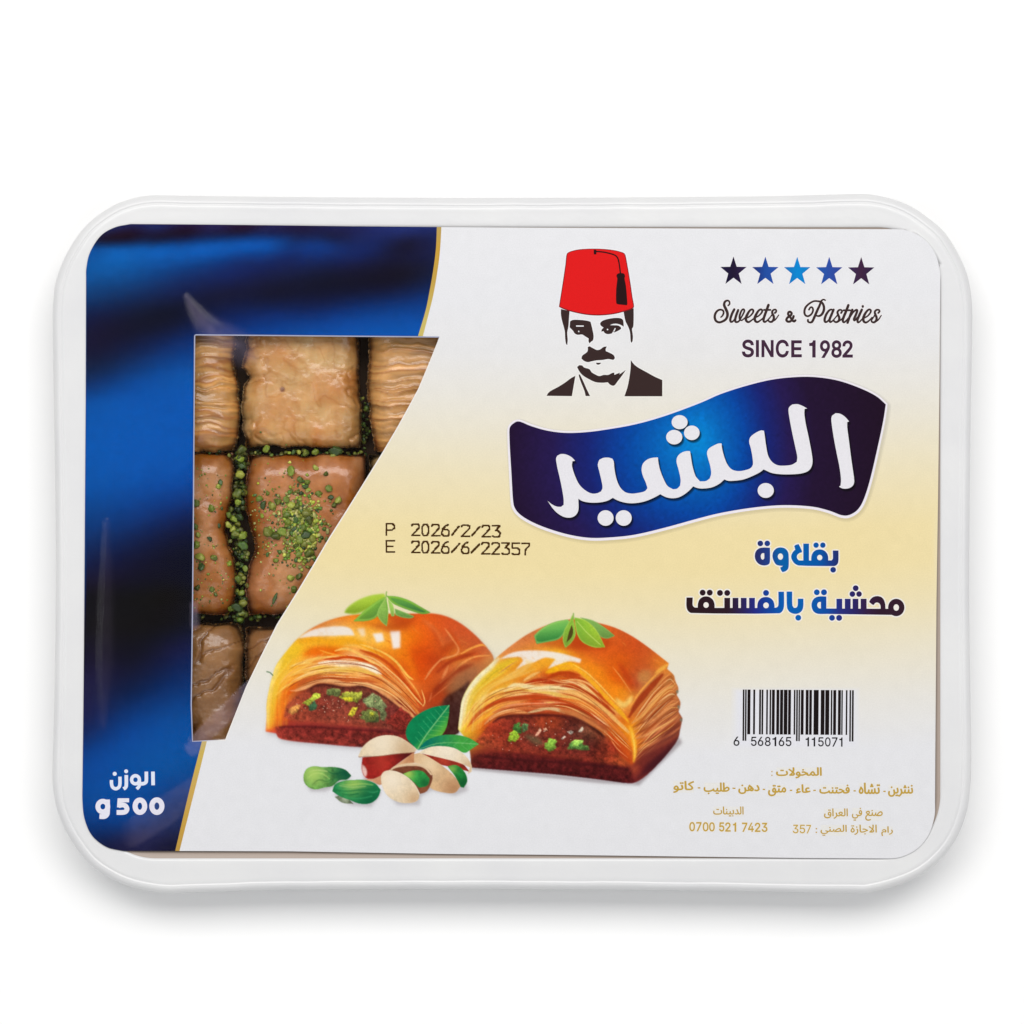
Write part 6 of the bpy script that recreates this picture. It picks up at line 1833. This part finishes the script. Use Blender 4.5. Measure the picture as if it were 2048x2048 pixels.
    c.line(A([(1050,1532),(1100,1502),(1220,1484),(1318,1502),(1380,1566)]), np.array([2, 4.5, 6, 5, 3]), (228, 198, 160), .95)
    blob([(1150,1562),(1230,1535),(1310,1540),(1366,1600),(1350,1652),(1280,1672),(1220,1612)], (44,146,66), (1190,1560,55,(168,200,92),.95), (1330,1640,50,(24,96,50),.8), tex=.25)
    blob([(975,1580),(1000,1542),(1070,1535),(1160,1570),(1240,1640),(1282,1722),(1270,1772),(1200,1796),(1110,1786),(1030,1740),(985,1660)], (230,208,174), (1060,1610,110,(243,228,204),.95), (1250,1770,80,(200,162,122),.8))
    c.line(A([(1080,1540),(1165,1574),(1244,1646),(1284,1726)]), 1.4, (240, 226, 200), .7)
    blob([(350,1590),(375,1522),(430,1500),(500,1506),(600,1506),(690,1530),(735,1576),(700,1606),(640,1612),(580,1660),(520,1670),(440,1686),(370,1650)], (88,148,70), (430,1560,110,(172,204,104),.95), (690,1560,110,(16,84,60),.95), tex=.45)
    blob([(600,1745),(650,1735),(720,1770),(752,1802),(660,1792)], (112,124,98), (680,1760,30,(190,196,170),.7), tex=.5)
    blob([(582,1700),(600,1650),(660,1620),(760,1610),(850,1611),(930,1640),(972,1690),(950,1750),(890,1796),(800,1800),(720,1770),(640,1740)], (24,126,74), (760,1635,110,(150,192,92),.95), (880,1770,110,(14,92,58),.8), tex=.2)
    for pts, cl in (([(380,1600),(430,1560),(500,1560),(560,1600)], (190, 216, 120)), ([(420,1650),(470,1610),(540,1620),(600,1590)], (60, 112, 52)), ([(520,1520),(590,1560),(660,1550),(710,1570)], (20, 84, 54)), ([(400,1540),(460,1530),(540,1540)], (206, 222, 140)), ([(560,1640),(610,1590),(680,1580)], (36, 104, 60)),
                    ([(610,1690),(700,1700),(800,1690),(940,1680)], (16, 100, 60)), ([(640,1640),(720,1650),(820,1640),(910,1650)], (186, 212, 110)), ([(700,1750),(800,1760),(900,1740)], (60, 160, 100)), ([(660,1720),(720,1730),(790,1720)], (12, 88, 52)), ([(860,1700),(910,1710),(950,1700)], (70, 170, 110))):
        c.line(A(pts), np.array([.6, 2.2, 2.6, 1.6, .6])[:len(pts)], cl, .6, .9)
    c.line(A([(640,1655),(740,1668),(850,1660)]), 2.2, (176, 206, 124), .6, 1.0)
    return c


def build_picture():
    c = paint_picture()
    keep = c.a > 0.012
    k2 = keep.copy()
    k2[1:] |= keep[:-1]; k2[:-1] |= keep[1:]; k2[:, 1:] |= keep[:, :-1]; k2[:, :-1] |= keep[:, 1:]
    idx = np.full((c.h, c.w), -1)
    idx[k2] = np.arange(k2.sum())
    q = np.stack([idx[:-1, :-1], idx[1:, :-1], idx[1:, 1:], idx[:-1, 1:]], -1).reshape(-1, 4)
    q = q[(q >= 0).all(1)]
    v = np.stack([c.X[k2], c.Y[k2]], 1)
    rgb = c.rgb[k2]
    V = Wa(v, ZL + 2 * STEP)
    me = bpy.data.meshes.new("baklava_picture")
    me.vertices.add(len(V)); me.vertices.foreach_set("co", V.ravel())
    me.loops.add(len(q) * 4); me.loops.foreach_set("vertex_index", q.ravel().astype(np.int32))
    me.polygons.add(len(q)); me.polygons.foreach_set("loop_start", np.arange(0, len(q) * 4, 4, dtype=np.int32))
    me.update(calc_edges=True)
    me.materials.append(M_PRINT)
    a = me.attributes.new("Col", "FLOAT_COLOR", "POINT")
    c4 = np.ones((len(V), 4), np.float32); c4[:, :3] = ink(np.clip(rgb, 0, 255))
    a.data.foreach_set("color", c4.ravel())
    o = bpy.data.objects.new("baklava_picture", me); COL.objects.link(o)
    o.parent = LABEL


build_picture()
